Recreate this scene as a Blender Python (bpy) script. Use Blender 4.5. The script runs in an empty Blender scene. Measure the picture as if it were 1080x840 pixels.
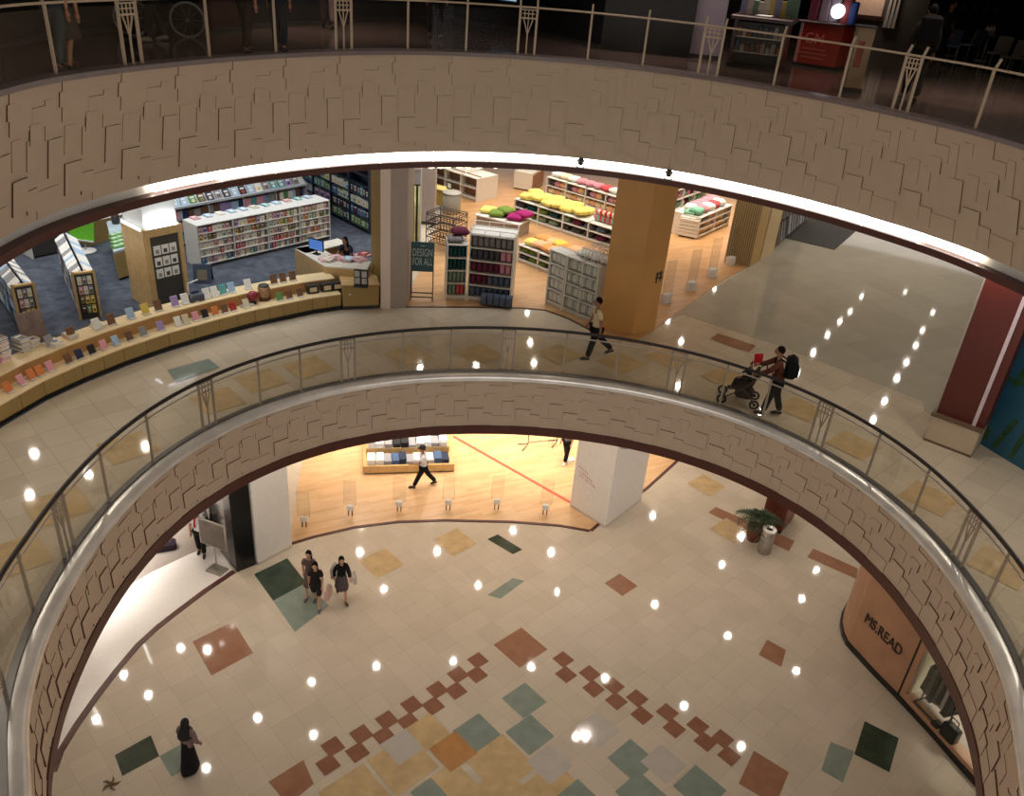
import bpy, bmesh, math, random
from mathutils import Vector, Matrix
random.seed(7)
sc = bpy.context.scene
COL = sc.collection
PI = math.pi
R = math.radians
# ------------------------------------------------------------------ camera, world, exposure
S = 7.8                       # radius of the round atrium void, metres
ZC = 17.16                    # height of the camera above the ground floor
FPX, PITCH, ROLL = 880.0, R(29.0), R(4.9)
CFW = Vector((0, math.cos(PITCH), -math.sin(PITCH)))
_u = Vector((0, math.sin(PITCH), math.cos(PITCH))); _r = Vector((1, 0, 0))
CR = math.cos(ROLL)*_r + math.sin(ROLL)*_u
CU = -math.sin(ROLL)*_r + math.cos(ROLL)*_u
cam = bpy.data.cameras.new('camera'); camo = bpy.data.objects.new('camera', cam); COL.objects.link(camo)
cam.sensor_fit = 'HORIZONTAL'; cam.sensor_width = 36.0; cam.lens = FPX*36.0/1080.0
cam.clip_start = 0.1; cam.clip_end = 300
M4 = Matrix((CR, CU, -CFW)).transposed().to_4x4(); M4.translation = Vector((0, 0, ZC))
camo.matrix_world = M4
sc.camera = camo
sc.view_settings.view_transform = 'Standard'; sc.view_settings.look = 'None'
sc.view_settings.exposure = 0.0; sc.view_settings.gamma = 1.0; sc.view_settings.use_curve_mapping = False
sc.cycles.use_denoising = True
sc.cycles.max_bounces = 6; sc.cycles.diffuse_bounces = 3; sc.cycles.glossy_bounces = 3
sc.cycles.transparent_max_bounces = 12; sc.cycles.transmission_bounces = 4
sc.cycles.sample_clamp_indirect = 4.0; sc.cycles.caustics_reflective = False; sc.cycles.caustics_refractive = False
world = bpy.data.worlds.new('mall_ambience'); sc.world = world; world.use_nodes = True
WB = world.node_tree.nodes['Background']
WB.inputs[0].default_value = (1.0, 0.93, 0.86, 1); WB.inputs[1].default_value = 1.05
# lamp powers
P_ATRIUM, P_SOFFIT0, P_SOFFIT1 = 44.0, 84.0, 92.0

def at(px, py, z=0.0):
    d = CFW*FPX + CR*(px-540.0) - CU*(py-420.0)
    t = (z-ZC)/d.z
    return Vector((d.x*t, d.y*t, z))
def up(py, base):
    """height above base at which the vertical line through base meets picture row py"""
    b = Vector((base.x, base.y, base.z-ZC)); k = (420.0-py)
    return (k*b.dot(CFW)-FPX*b.dot(CU))/(FPX*CU.z-k*CFW.z)
Z0, Z1, Z2 = 0.0, ZC-1.2633*S, ZC-0.305*S
ZB1, ZB2 = ZC-1.4695*S, ZC-0.62*S
ZH1 = ZC-1.0994*S
CX, CY = 0.0853*S, 1.4476*S
RT1 = [.985,.985,.985,.992,.998,1.007,1.018,1.025,1.024,1.015,1.0,.982,.967,.959,.958,.966,.978,.991,1.001,1.005,1.002,.993,.986,.986,.996,1.006,1.006,1.006,1.006]
RTH = [1.034,1.034,1.034,1.034,1.034,1.038,1.049,1.057,1.057,1.05,1.038,1.024,1.011,1.003,1.0,1.003,1.01,1.02,1.028,1.033,1.032,1.026,1.021,1.025,1.045,1.045,1.045,1.045,1.045]
RE2 = [.927,.927,.927,.927,.927,.927,.941,.964,.976,.999,1.036,1.082,1.124,1.151,1.156,1.138,1.101,1.055,1.014,.988,.982,.99,.979,.967,.967,.967,.967,.967,.967]
RB2 = [1.156,1.156,1.156,1.156,1.156,1.156,1.156,1.15,1.133,1.126,1.121,1.117,1.111,1.104,1.097,1.093,1.092,1.096,1.105,1.115,1.124,1.122,1.113,1.113,1.113,1.113,1.113,1.113,1.113]
RE2b = [.72*a+.28*b for a, b in zip(RE2, RB2)]
RB2b = [.72*b+.28*a for a, b in zip(RE2, RB2)]
def rad(tab, ph):
    t = min(max((ph+40)/10.0, 0), len(tab)-1.001); i = int(t); f = t-i
    p0 = tab[max(i-1, 0)]; p1 = tab[i]; p2 = tab[i+1]; p3 = tab[min(i+2, len(tab)-1)]
    return 0.5*((2*p1)+(-p0+p2)*f+(2*p0-5*p1+4*p2-p3)*f*f+(-p0+3*p1-3*p2+p3)*f**3)
def ring(tab, ph, off=0.0, z=0.0):
    r = rad(tab, ph)*S+off
    return Vector((CX+r*math.cos(R(ph)), CY+r*math.sin(R(ph)), z))

# ------------------------------------------------------------------ materials
def lin(c): return tuple(((x/255.0)/12.92 if x/255.0 <= .04045 else ((x/255.0+.055)/1.055)**2.4) for x in c)
_mats = {}
def mat(name, rgb, rough=.55, metal=0.0, spec=.5, var=.08, scale=6.0, emit=0.0, bump=0.0, alpha=1.0, coat=0.0):
    if name in _mats: return _mats[name]
    m = bpy.data.materials.new(name); m.use_nodes = True; nt = m.node_tree; b = nt.nodes['Principled BSDF']
    c = lin(rgb)
    if var > 0:
        tc = nt.nodes.new('ShaderNodeTexCoord'); n = nt.nodes.new('ShaderNodeTexNoise'); n.inputs['Scale'].default_value = scale; n.inputs['Detail'].default_value = 3
        rp = nt.nodes.new('ShaderNodeValToRGB')
        rp.color_ramp.elements[0].position = .3; rp.color_ramp.elements[1].position = .7
        rp.color_ramp.elements[0].color = tuple(x*(1-var) for x in c)+(1,); rp.color_ramp.elements[1].color = tuple(min(1, x*(1+var)) for x in c)+(1,)
        nt.links.new(tc.outputs['Object'], n.inputs['Vector']); nt.links.new(n.outputs['Fac'], rp.inputs['Fac']); nt.links.new(rp.outputs['Color'], b.inputs['Base Color'])
        if bump > 0:
            bp = nt.nodes.new('ShaderNodeBump'); bp.inputs['Strength'].default_value = bump; bp.inputs['Distance'].default_value = .02
            nt.links.new(n.outputs['Fac'], bp.inputs['Height']); nt.links.new(bp.outputs['Normal'], b.inputs['Normal'])
    else: b.inputs['Base Color'].default_value = c+(1,)
    b.inputs['Roughness'].default_value = rough; b.inputs['Metallic'].default_value = metal; b.inputs['Specular IOR Level'].default_value = spec
    if coat: b.inputs['Coat Weight'].default_value = coat; b.inputs['Coat Roughness'].default_value = .05
    if emit: b.inputs['Emission Color'].default_value = c+(1,); b.inputs['Emission Strength'].default_value = emit
    if alpha < 1: b.inputs['Alpha'].default_value = alpha
    _mats[name] = m; return m
def tile_mat(name, c1, c2, mortar, size, rot, rough, spec=.5, msize=.006, aspect=1.0, offset=0.0, wear=.06, tint=None, coord=(0, 0)):
    m = bpy.data.materials.new(name); m.use_nodes = True; nt = m.node_tree; b = nt.nodes['Principled BSDF']; L = nt.links.new
    tc = nt.nodes.new('ShaderNodeTexCoord'); mp = nt.nodes.new('ShaderNodeMapping'); mp.inputs['Rotation'].default_value = (0, 0, rot); mp.inputs['Location'].default_value = (coord[0], coord[1], 0)
    br = nt.nodes.new('ShaderNodeTexBrick'); br.offset = offset; br.squash = 1.0
    br.inputs['Scale'].default_value = 1.0; br.inputs['Brick Width'].default_value = size*aspect; br.inputs['Row Height'].default_value = size
    br.inputs['Mortar Size'].default_value = msize; br.inputs['Mortar Smooth'].default_value = .1; br.inputs['Bias'].default_value = -.1
    br.inputs['Color1'].default_value = lin(c1)+(1,); br.inputs['Color2'].default_value = lin(c2)+(1,); br.inputs['Mortar'].default_value = lin(mortar)+(1,)
    L(tc.outputs['Object'], mp.inputs['Vector']); L(mp.outputs['Vector'], br.inputs['Vector'])
    n = nt.nodes.new('ShaderNodeTexNoise'); n.inputs['Scale'].default_value = 1.3; n.inputs['Detail'].default_value = 5; L(tc.outputs['Object'], n.inputs['Vector'])
    mr = nt.nodes.new('ShaderNodeMapRange'); mr.inputs['To Min'].default_value = 1-wear*2; mr.inputs['To Max'].default_value = 1+wear; L(n.outputs['Fac'], mr.inputs['Value'])
    mx = nt.nodes.new('ShaderNodeMix'); mx.data_type = 'RGBA'; mx.blend_type = 'MULTIPLY'; mx.inputs[0].default_value = 1.0
    L(br.outputs['Color'], mx.inputs[6]); L(mr.outputs['Result'], mx.inputs[7]); L(mx.outputs[2], b.inputs['Base Color'])
    b.inputs['Roughness'].default_value = rough; b.inputs['Specular IOR Level'].default_value = spec
    _mats[name] = m; return m
def glass_mat(name, tint, gloss=.1):
    m = bpy.data.materials.new(name); m.use_nodes = True; nt = m.node_tree; nt.nodes.remove(nt.nodes['Principled BSDF']); L = nt.links.new
    o = nt.nodes['Material Output']; t = nt.nodes.new('ShaderNodeBsdfTransparent'); t.inputs[0].default_value = tint+(1,)
    g = nt.nodes.new('ShaderNodeBsdfGlossy'); g.inputs['Roughness'].default_value = .03
    lw = nt.nodes.new('ShaderNodeLayerWeight'); lw.inputs['Blend'].default_value = .35
    ml = nt.nodes.new('ShaderNodeMath'); ml.operation = 'MULTIPLY'; ml.inputs[1].default_value = gloss
    mx = nt.nodes.new('ShaderNodeMixShader'); L(lw.outputs['Facing'], ml.inputs[0]); L(ml.outputs[0], mx.inputs[0]); L(t.outputs[0], mx.inputs[1]); L(g.outputs[0], mx.inputs[2]); L(mx.outputs[0], o.inputs[0])
    _mats[name] = m; return m
def emis(name, rgb, strength): return mat(name, rgb, emit=strength, var=0)

# ------------------------------------------------------------------ mesh building
class MB:
    def __init__(s): s.v = []; s.f = []; s.mi = []; s.sm = []
    def add(s, vs, fs, mi=0, smooth=False):
        o = len(s.v); s.v += [Vector(x) for x in vs]
        for f in fs: s.f.append([i+o for i in f]); s.mi.append(mi); s.sm.append(smooth)
        return s
    def box(s, x0, y0, z0, x1, y1, z1, mi=0):
        return s.hexa([(x0,y0,z0),(x1,y0,z0),(x1,y1,z0),(x0,y1,z0)], [(x0,y0,z1),(x1,y0,z1),(x1,y1,z1),(x0,y1,z1)], mi)
    def hexa(s, lo, hi, mi=0):
        n = len(lo); vs = list(lo)+list(hi)
        fs = [list(range(n))[::-1], list(range(n, 2*n))]+[[i, (i+1) % n, n+(i+1) % n, n+i] for i in range(n)]
        return s.add(vs, fs, mi)
    def rbox(s, x0, y0, z0, x1, y1, z1, b=.01, mi=0):
        lo = [(x0+b,y0,z0),(x1-b,y0,z0),(x1,y0+b,z0),(x1,y1-b,z0),(x1-b,y1,z0),(x0+b,y1,z0),(x0,y1-b,z0),(x0,y0+b,z0)]
        md = [(a[0],a[1],z1-b) for a in lo]
        cx, cy = (x0+x1)/2, (y0+y1)/2
        hi = [(a[0]+(b if a[0] < cx else -b), a[1]+(b if a[1] < cy else -b), z1) for a in lo]
        s.hexa(lo, md, mi); return s.hexa(md, hi, mi)
    def prism(s, poly, z0, z1, mi=0):
        return s.hexa([(p[0],p[1],z0) for p in poly], [(p[0],p[1],z1) for p in poly], mi)
    def tube(s, pts, r, n=8, mi=0, caps=True, smooth=True):
        pts = [Vector(p) for p in pts]; rs = r if isinstance(r, (list, tuple)) else [r]*len(pts)
        vs = []; up0 = None
        for i, p in enumerate(pts):
            t = (pts[min(i+1, len(pts)-1)]-pts[max(i-1, 0)]); t = t.normalized() if t.length > 1e-9 else Vector((0,0,1))
            if up0 is None: up0 = Vector((0,0,1)) if abs(t.z) < .9 else Vector((1,0,0))
            a = t.cross(up0); a = a.normalized() if a.length > 1e-6 else t.orthogonal().normalized()
            b = a.cross(t).normalized(); up0 = b
            for k in range(n):
                an = 2*PI*k/n; vs.append(p+a*(math.cos(an)*rs[i])+b*(math.sin(an)*rs[i]))
        fs = [[i*n+k, i*n+(k+1) % n, (i+1)*n+(k+1) % n, (i+1)*n+k] for i in range(len(pts)-1) for k in range(n)]
        s.add(vs, fs, mi, smooth)
        if caps:
            o = len(s.v)-len(vs)
            s.f.append([o+k for k in range(n)][::-1]); s.mi.append(mi); s.sm.append(False)
            s.f.append([o+(len(pts)-1)*n+k for k in range(n)]); s.mi.append(mi); s.sm.append(False)
        return s
    def bar(s, a, b, w, h=None, mi=0):
        h = h or w; a = Vector(a); b = Vector(b); t = (b-a).normalized()
        u = Vector((0,0,1)) if abs(t.z) < .9 else Vector((0,1,0))
        x = t.cross(u).normalized()*(w/2); y = x.cross(t).normalized()*(h/2)
        return s.hexa([a-x-y, a+x-y, a+x+y, a-x+y], [b-x-y, b+x-y, b+x+y, b-x+y], mi)
    def lathe(s, prof, c=(0,0,0), n=16, mi=0, smooth=True):
        c = Vector(c); vs = []
        for r, z in prof:
            for k in range(n):
                an = 2*PI*k/n; vs.append(c+Vector((r*math.cos(an), r*math.sin(an), z)))
        fs = [[i*n+k, i*n+(k+1) % n, (i+1)*n+(k+1) % n, (i+1)*n+k] for i in range(len(prof)-1) for k in range(n)]
        if prof[0][0] > 1e-4: fs.append(list(range(n))[::-1])
        if prof[-1][0] > 1e-4: fs.append([(len(prof)-1)*n+k for k in range(n)])
        return s.add(vs, fs, mi, smooth)
    def ball(s, c, r, n=10, m=7, mi=0):
        r = r if isinstance(r, (tuple, list)) else (r, r, r); c = Vector(c); vs = []; fs = []
        for j in range(m+1):
            th = PI*j/m
            for k in range(n):
                an = 2*PI*k/n; vs.append(c+Vector((r[0]*math.sin(th)*math.cos(an), r[1]*math.sin(th)*math.sin(an), -r[2]*math.cos(th))))
        for j in range(m):
            for k in range(n): fs.append([j*n+k, j*n+(k+1) % n, (j+1)*n+(k+1) % n, (j+1)*n+k])
        return s.add(vs, fs, mi, True)
    def pillow(s, c, w, d, t, n=8, mi=0, axis='z'):
        c = Vector(c); vs = []; fs = []
        for sg in (1, -1):
            for i in range(n+1):
                for j in range(n+1):
                    u = -1+2*i/n; v = -1+2*j/n
                    hgt = ((1-u**4)*(1-v**4))**.5
                    pin = 1-.10*(u*u*v*v)*0-.08*(abs(u)*(1-v*v)+0)*0
                    k = 1-.07*(1-abs(u*v))
                    x = u*w/2*(k if abs(u) > .99 or abs(v) > .99 else 1); y = v*d/2*(k if abs(v) > .99 or abs(u) > .99 else 1); z = sg*t/2*hgt
                    p = (x, y, z) if axis == 'z' else ((x, z, y) if axis == 'y' else (z, x, y))
                    vs.append(c+Vector(p))
        N = (n+1)*(n+1)
        for q in range(2):
            for i in range(n):
                for j in range(n):
                    a = q*N+i*(n+1)+j; f = [a, a+n+1, a+n+2, a+1]; fs.append(f if q == 0 else f[::-1])
        return s.add(vs, fs, mi, True)
    def mesh(s, name, mats):
        me = bpy.data.meshes.new(name); me.from_pydata([tuple(v) for v in s.v], [], s.f)
        for m in (mats if isinstance(mats, (list, tuple)) else [mats]): me.materials.append(m)
        me.polygons.foreach_set('material_index', s.mi); me.polygons.foreach_set('use_smooth', s.sm)
        bm = bmesh.new(); bm.from_mesh(me); bmesh.ops.remove_doubles(bm, verts=bm.verts, dist=1e-5); bmesh.ops.recalc_face_normals(bm, faces=bm.faces); bm.to_mesh(me); bm.free()
        me.update(); return me
    def build(s, name, mats, parent=None, world=False):
        if world and parent is not None:
            p = parent; off = Vector((0,0,0))
            while p is not None: off += p.location; p = p.parent
            s.v = [v-off for v in s.v]
        o = bpy.data.objects.new(name, s.mesh(name, mats)); COL.objects.link(o)
        if parent is not None: o.parent = parent
        return o
def tag(o, label, cat, group=None):
    o['label'] = label; o['category'] = cat
    if group: o['group'] = group
    return o
def thing(name, label, cat, loc=(0,0,0), rz=0.0, group=None):
    o = bpy.data.objects.new(name, None); COL.objects.link(o); o.location = loc; o.rotation_euler = (0, 0, rz); o.empty_display_size = .2
    return tag(o, label, cat, group)
def struct(o): o['kind'] = 'structure'; return o
def dup(o, loc=None, rz=None, label=None, parent=None):
    c = o.copy(); COL.objects.link(c); c.parent = parent
    if parent is None:
        if loc is not None: c.location = loc
        if rz is not None: c.rotation_euler = (0, 0, rz)
        if label: c['label'] = label
    for ch in o.children: dup(ch, parent=c)
    return c
def front(a, b, z):
    """frame of a unit whose front edge runs between two floor points: origin, length, angle (local y points away)"""
    A = at(a[0], a[1], z); B = at(b[0], b[1], z); d = B-A
    return A, d.length, math.atan2(d.y, d.x)
def text(name, s, size, m, parent, loc, rot, depth=.006, align='CENTER', sx=1.0):
    c = bpy.data.curves.new(name, 'FONT'); c.body = s; c.size = size; c.extrude = depth; c.align_x = align; c.align_y = 'CENTER'
    tmp = bpy.data.objects.new(name, c); COL.objects.link(tmp)
    dg = bpy.context.evaluated_depsgraph_get(); me = bpy.data.meshes.new_from_object(tmp.evaluated_get(dg)); me.name = name
    bpy.data.objects.remove(tmp); me.materials.clear(); me.materials.append(m)
    o = bpy.data.objects.new(name, me); COL.objects.link(o); o.parent = parent; o.location = loc; o.rotation_euler = rot; o.scale = (sx, 1, 1)
    return o
ORD = ['first','second','third','fourth','fifth','sixth','seventh','eighth','ninth','tenth','eleventh','twelfth','thirteenth','fourteenth','fifteenth','sixteenth','seventeenth','eighteenth','nineteenth','twentieth']

M_stone0 = tile_mat('cream_stone_floor', (201,188,169), (193,180,161), (172,159,142), .66, R(45), .05, .5, .004)
M_stone1 = tile_mat('cream_gallery_floor', (201,187,165), (191,177,155), (164,151,132), .66, R(45), .05, .5, .005)
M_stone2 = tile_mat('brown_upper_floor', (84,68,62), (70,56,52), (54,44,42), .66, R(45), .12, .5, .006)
M_brown = mat('terracotta_stone', (150,108,84), .06, var=.1, scale=3)
M_dbrown = mat('dark_terracotta_stone', (136,94,74), .06, var=.1, scale=3)
M_green = mat('dark_green_marble', (46,62,50), .08, var=.35, scale=2.2)
M_teal = mat('grey_teal_marble', (128,140,130), .1, var=.1, scale=3)
M_ochre = mat('pale_ochre_stone', (190,164,122), .06, var=.12, scale=3)
M_orange = mat('orange_ochre_stone', (176,128,80), .1, var=.12, scale=3)
M_greyst = mat('pale_grey_stone', (182,174,164), .1, var=.05, scale=3)
M_fascia = mat('cream_relief_panel', (192,172,150), .6, var=.03, scale=3)
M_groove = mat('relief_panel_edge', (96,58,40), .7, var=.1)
M_trim = mat('dark_red_timber_trim', (76,33,22), .45, var=.15, scale=4)
M_silver = mat('brushed_steel_ledge', (226,223,218), .3, metal=.6, var=.12, scale=2)
M_steel = mat('satin_steel', (170,162,152), .35, metal=.6, var=.05)
M_post1 = mat('warm_grey_post', (150,138,122), .4, metal=.2, var=.04)
M_postc = mat('beige_painted_steel', (190,170,146), .45, var=.04)
M_rail = mat('dark_timber_handrail', (24,12,10), .45, var=.15, scale=10)
M_glass = glass_mat('clear_glass', (.95,.945,.915), .2)
M_acrylic = glass_mat('clear_acrylic', (.94,.95,.95), .3)
M_soffit = mat('white_plaster_soffit', (206,198,186), .8, var=.03)
M_white = mat('white_paint', (222,218,212), .5, var=.03)
M_offwhite = mat('off_white_laminate', (206,202,194), .45, var=.03)
M_black = mat('black_lacquer', (20,19,20), .25, var=.1)
M_char = mat('charcoal_panel', (54,52,50), .5, var=.08)
M_gold = mat('gold_ochre_panel', (204,152,86), .4, var=.08, scale=.6)
M_oak = mat('pale_oak_veneer', (196,164,112), .4, var=.12, scale=5)
M_olive = mat('olive_oak_panel', (158,132,80), .45, var=.06, scale=3)
M_carpet = mat('blue_grey_carpet', (72,76,84), .95, var=.3, scale=3.5, spec=.1, bump=.2)
M_paper = mat('white_paper', (232,230,224), .7, var=.03)
def wood_mat(name, c1, c2, c3, rot, rough=.35):
    return tile_mat(name, c1, c2, c3, .14, rot, rough, .4, .002, 8.0, .37, .1)
M_wood0 = wood_mat('pale_timber_boards', (216,178,134), (202,160,114), (182,138,96), R(-28))
M_wood1 = wood_mat('honey_timber_boards', (200,156,108), (184,138,92), (158,114,74), R(-30))
M_corr = tile_mat('grey_corridor_floor', (176,169,152), (166,159,143), (150,143,128), 1.2, R(62), .05, .5, .004)
M_shopwhite = mat('glossy_white_shop_floor', (236,230,224), .2, var=.02)
M_grey = mat('mid_grey_floor', (150,138,128), .4, var=.05)
M_redlam = mat('dark_red_laminate', (84,26,17), .35, var=.06, scale=2)
M_skin = mat('skin', (150,104,80), .5, var=.05, scale=20)
M_skinl = mat('light_skin', (196,150,122), .5, var=.05, scale=20)
M_hair = mat('black_hair', (14,11,10), .85, var=.2, scale=40, spec=.15)
# ------------------------------------------------------------------ outlines of the void
def outline(tab, lo, hi, step, ext=6.0):
    ph = lo; pts = []
    while ph <= hi+1e-6: pts.append(ring(tab, ph)); ph += step
    t0 = (pts[0]-pts[1]).normalized(); t1 = (pts[-1]-pts[-2]).normalized()
    n = int(ext/.3)
    pts = [pts[0]+t0*(.3*k) for k in range(n, 0, -1)]+pts+[pts[-1]+t1*(.3*k) for k in range(1, n+1)]
    out = []; s = 0.0
    for i, p in enumerate(pts):
        t = (pts[min(i+1, len(pts)-1)]-pts[max(i-1, 0)]).normalized()
        if i: s += (p-pts[i-1]).length
        out.append((p, Vector((t.y, -t.x, 0)), s))     # outward normal (away from the void)
    return out
O1 = outline(RT1, -20, 212, 1.0)
O2T = outline(RE2b, 14, 186, 1.0)
O2B = outline(RB2b, 14, 186, 1.0)
def inside(tab, x, y, lo=-20, hi=212):
    ph = math.degrees(math.atan2(y-CY, x-CX))
    if ph < -90: ph += 360
    if lo <= ph <= hi: return math.hypot(x-CX, y-CY) < rad(tab, ph)*S
    return abs(x-CX) < .99*S
def sweep(O, prof, name, m, smooth=False):
    """profile of (outward offset, z) swept along the outline"""
    b = MB(); vs = []; k = len(prof)
    for i in range(len(O)):
        for off, z in prof: vs.append((O[i][0].x+O[i][1].x*off, O[i][0].y+O[i][1].y*off, z))
    fs = []
    for i in range(len(O)-1):
        for j in range(k):
            fs.append([i*k+j, i*k+(j+1) % k, (i+1)*k+(j+1) % k, (i+1)*k+j])
    b.add(vs, fs, 0, smooth); return b.build(name, m)
def annulus(O, z, far, name, m):
    b = MB(); vs = []; fs = []
    for p, n, s in O: vs += [(p.x, p.y, z), (p.x+n.x*far*.35, p.y+n.y*far*.35, z), (p.x+n.x*far, p.y+n.y*far, z)]
    for i in range(len(O)-1):
        for j in range(2): fs.append([i*3+j, i*3+j+1, i*3+j+4, i*3+j+3])
    b.add(vs, fs); return b
RECTS = [(.0,.45,.0,.28,1.4),(.35,.5,.07,.2,2),(.74,1.0,.13,.3,1.6),(.84,1.06,.27,.42,2.4),(.45,.72,.42,.7,2.2),(.55,.72,.5,.66,1.2),(.12,.42,.62,.9,2.6),(.92,1.08,.74,.92,2),(.5,.9,.78,1.0,1),(.2,.4,.32,.55,.8),(.62,.74,.1,.4,.9),(.02,.12,.36,.6,1.3)]
def fascia(Oa, Ob, zt, zb, name, period, phase, unit=.011, cell=.075):
    """relief panels between the upper outline Oa at zt and the lower outline Ob at zb"""
    n = min(len(Oa), len(Ob)); L = min(Oa[-1][2], Ob[-1][2]); nc = int(L/cell); nr = int(round((zt-zb)/cell))
    def P(O, t):
        t = t*(len(O)-1); i = min(int(t), len(O)-2); f = t-i
        return O[i][0].lerp(O[i+1][0], f), O[i][1].lerp(O[i+1][1], f)
    ca = [P(Oa, i/nc) for i in range(nc+1)]; cb = [P(Ob, i/nc) for i in range(nc+1)]
    def depth(i, j):
        if i < 0 or i >= nc or j < 0 or j >= nr: return 0
        u = ((i+.5)*cell/period+phase) % 1.0; v = (j+.5)/nr; d = 0
        for u0, u1, v0, v1, k in RECTS:
            for uu in (u, u+1.0):
                if u0 <= uu < u1 and v0 <= v < v1: d = max(d, k)
        return d*unit
    D = [[depth(i, j) for j in range(nr)] for i in range(nc)]
    b = MB()
    def V(i, j, d):
        f = j/nr; p = ca[i][0].lerp(cb[i][0], f); q = ca[i][1].lerp(cb[i][1], f)
        return (p.x-q.x*d, p.y-q.y*d, zt+(zb-zt)*f)
    for i in range(nc):
        for j in range(nr):
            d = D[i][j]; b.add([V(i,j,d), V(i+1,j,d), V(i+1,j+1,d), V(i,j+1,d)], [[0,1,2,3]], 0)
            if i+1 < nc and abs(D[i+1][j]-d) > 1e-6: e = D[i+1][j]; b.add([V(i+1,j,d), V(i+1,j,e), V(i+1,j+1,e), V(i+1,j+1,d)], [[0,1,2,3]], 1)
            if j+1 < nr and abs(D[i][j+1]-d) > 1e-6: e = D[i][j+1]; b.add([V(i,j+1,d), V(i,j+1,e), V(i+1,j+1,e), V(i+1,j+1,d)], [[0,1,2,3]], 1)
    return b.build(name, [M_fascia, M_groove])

# ------------------------------------------------------------------ ground floor
fb = MB()
fb.add([(-45,-6,0),(45,-6,0),(45,60,0),(-45,60,0)], [[0,1,2,3]], 0)
FM = [M_stone0, M_brown, M_dbrown, M_green, M_teal, M_ochre, M_orange, M_greyst]
_iz = [0]
def _nz(): _iz[0] += 1; return _iz[0]*.00012
def inlay(pix, mi, z=.002, b=None, zf=0.0):
    z += _nz(); (b or fb).add([at(x, y, zf)+Vector((0,0,z)) for x, y in pix], [list(range(len(pix)))], mi)
def diamond(px, py, side, mi, z=.003, sy=None, b=None, zf=0.0):
    z += _nz(); c = at(px, py, zf)
    if b is not None:                                              # keep gallery tiles clear of the steel ledge
        q = (c-Vector((CX, CY, c.z))).normalized(); ph = math.degrees(math.atan2(q.y, q.x)); ph = ph+360 if ph < -90 else ph
        rr = max((c-Vector((CX, CY, c.z))).length, rad(RT1, ph)*S+.5+side*.72); c = Vector((CX+q.x*rr, CY+q.y*rr, c.z))
    u = Vector((.7071,.7071,0))*(side/2); v = Vector((-.7071,.7071,0))*((sy or side)/2)
    (b or fb).add([c-u-v+Vector((0,0,z)), c+u-v+Vector((0,0,z)), c+u+v+Vector((0,0,z)), c-u+v+Vector((0,0,z))], [[0,1,2,3]], mi)
inlay([(203,677),(246,656),(267,689),(223,713)], 1)
inlay([(283,825),(320,802),(331,827),(304,850)], 1)
inlay([(779,827),(795,792),(832,815),(818,850)], 1)
inlay([(121,797),(159,776),(168,798),(129,819)], 3)
inlay([(168,798),(190,786),(206,806),(181,820)], 4)
inlay([(268,606),(303,589),(323,615),(288,634)], 3)
inlay([(288,634),(323,615),(347,639),(311,667)], 4)
inlay([(901,796),(912,761),(948,779),(938,815)], 3)
inlay([(866,813),(876,783),(901,793),(889,826)], 4)
inlay([(514,569),(525,564),(551,580),(541,585)], 3)
inlay([(514,628),(541,610),(553,613),(528,632)], 4)
inlay([(747,541),(755,535),(838,571),(832,582)], 1)
inlay([(851,588),(858,579),(905,600),(903,611)], 1)
inlay([(800,691),(809,675),(829,686),(824,704)], 1)
diamond(549,683,1.06,1); diamond(655,617,.72,1)
for c in [(504,697),(503,712),(483,712),(481,729),(461,728),(457,745),(434,744),(431,762),(408,760),(405,777),(381,775),(377,794),(351,788),(346,807)]: diamond(c[0], c[1], .43, 2, .004)
for c in [(594,696),(597,712),(622,711),(626,727),(647,724),(650,740),(672,737),(677,755),(704,752),(711,769),(736,766),(744,783),(762,780),(769,798)]: diamond(c[0], c[1], .43, 2, .004)
diamond(553,739,.82,4); diamond(503,774,.86,4); diamond(559,775,.86,4); diamond(667,802,.86,4); diamond(738,832,.9,4); diamond(676,838,.86,4); diamond(610,845,.8,4); diamond(452,838,.6,4)
for c in [(528,806),(475,836),(528,842),(425,806),(585,836),(375,840)]: diamond(c[0], c[1], 1.2, 5, .0022)
diamond(478,793,.82,6); diamond(450,773,.82,5); diamond(424,788,.75,7, .003)
for c in [(580,806),(700,806),(630,770)]: diamond(c[0], c[1], .8, 7, .0022)
for c in [(402,594),(480,572),(770,560),(745,512)]: diamond(c[0], c[1], 1.0, 5, .0022)
floor = struct(fb.build('floor', FM))
# ground floor shop floors
w = MB()
wl = [(307,573),(330,566),(375,555.5),(420,550),(470,548.5),(540,550),(590,554),(622,559.5),(629,553.5),(681,515),(713,486)]
wp = [at(x, y) for x, y in wl]; dirr = (wp[-1]-wp[-2]).normalized()
poly = wp+[wp[-1]+dirr*10, Vector((wp[-1].x+4, 50, 0)), Vector((-11, 50, 0)), Vector((wp[0].x-.6, wp[0].y+3, 0))]
w.prism(poly, 0, .02); struct(w.build('floor_timber_shop', M_wood0))
b = MB()
for i in range(len(wp)-1):
    n = (wp[i+1]-wp[i]).cross(Vector((0,0,1))).normalized()*.1
    b.add([wp[i]+n, wp[i+1]+n, wp[i+1], wp[i], wp[i]+n+Vector((0,0,.028)), wp[i+1]+n+Vector((0,0,.028)), wp[i+1]+Vector((0,0,.028)), wp[i]+Vector((0,0,.028))], [[0,1,2,3],[4,5,6,7],[0,1,5,4],[3,2,6,7],[1,2,6,5],[0,3,7,4]])
struct(b.build('trim_shop_threshold', M_trim))
b = MB(); r0, r1 = at(478,461), at(602,531); n = (r1-r0).cross(Vector((0,0,1))).normalized()*.06
b.prism([r0-n, r1-n, r1+n, r0+n], .02, .026); struct(b.build('trim_red_floor_line', mat('red_floor_tape', (190,78,56), .5)))
arc = [(52,815),(60,793),(78,764),(100,733),(121,706),(143,680),(165,660),(187,643),(215,622),(245,602)]
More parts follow.
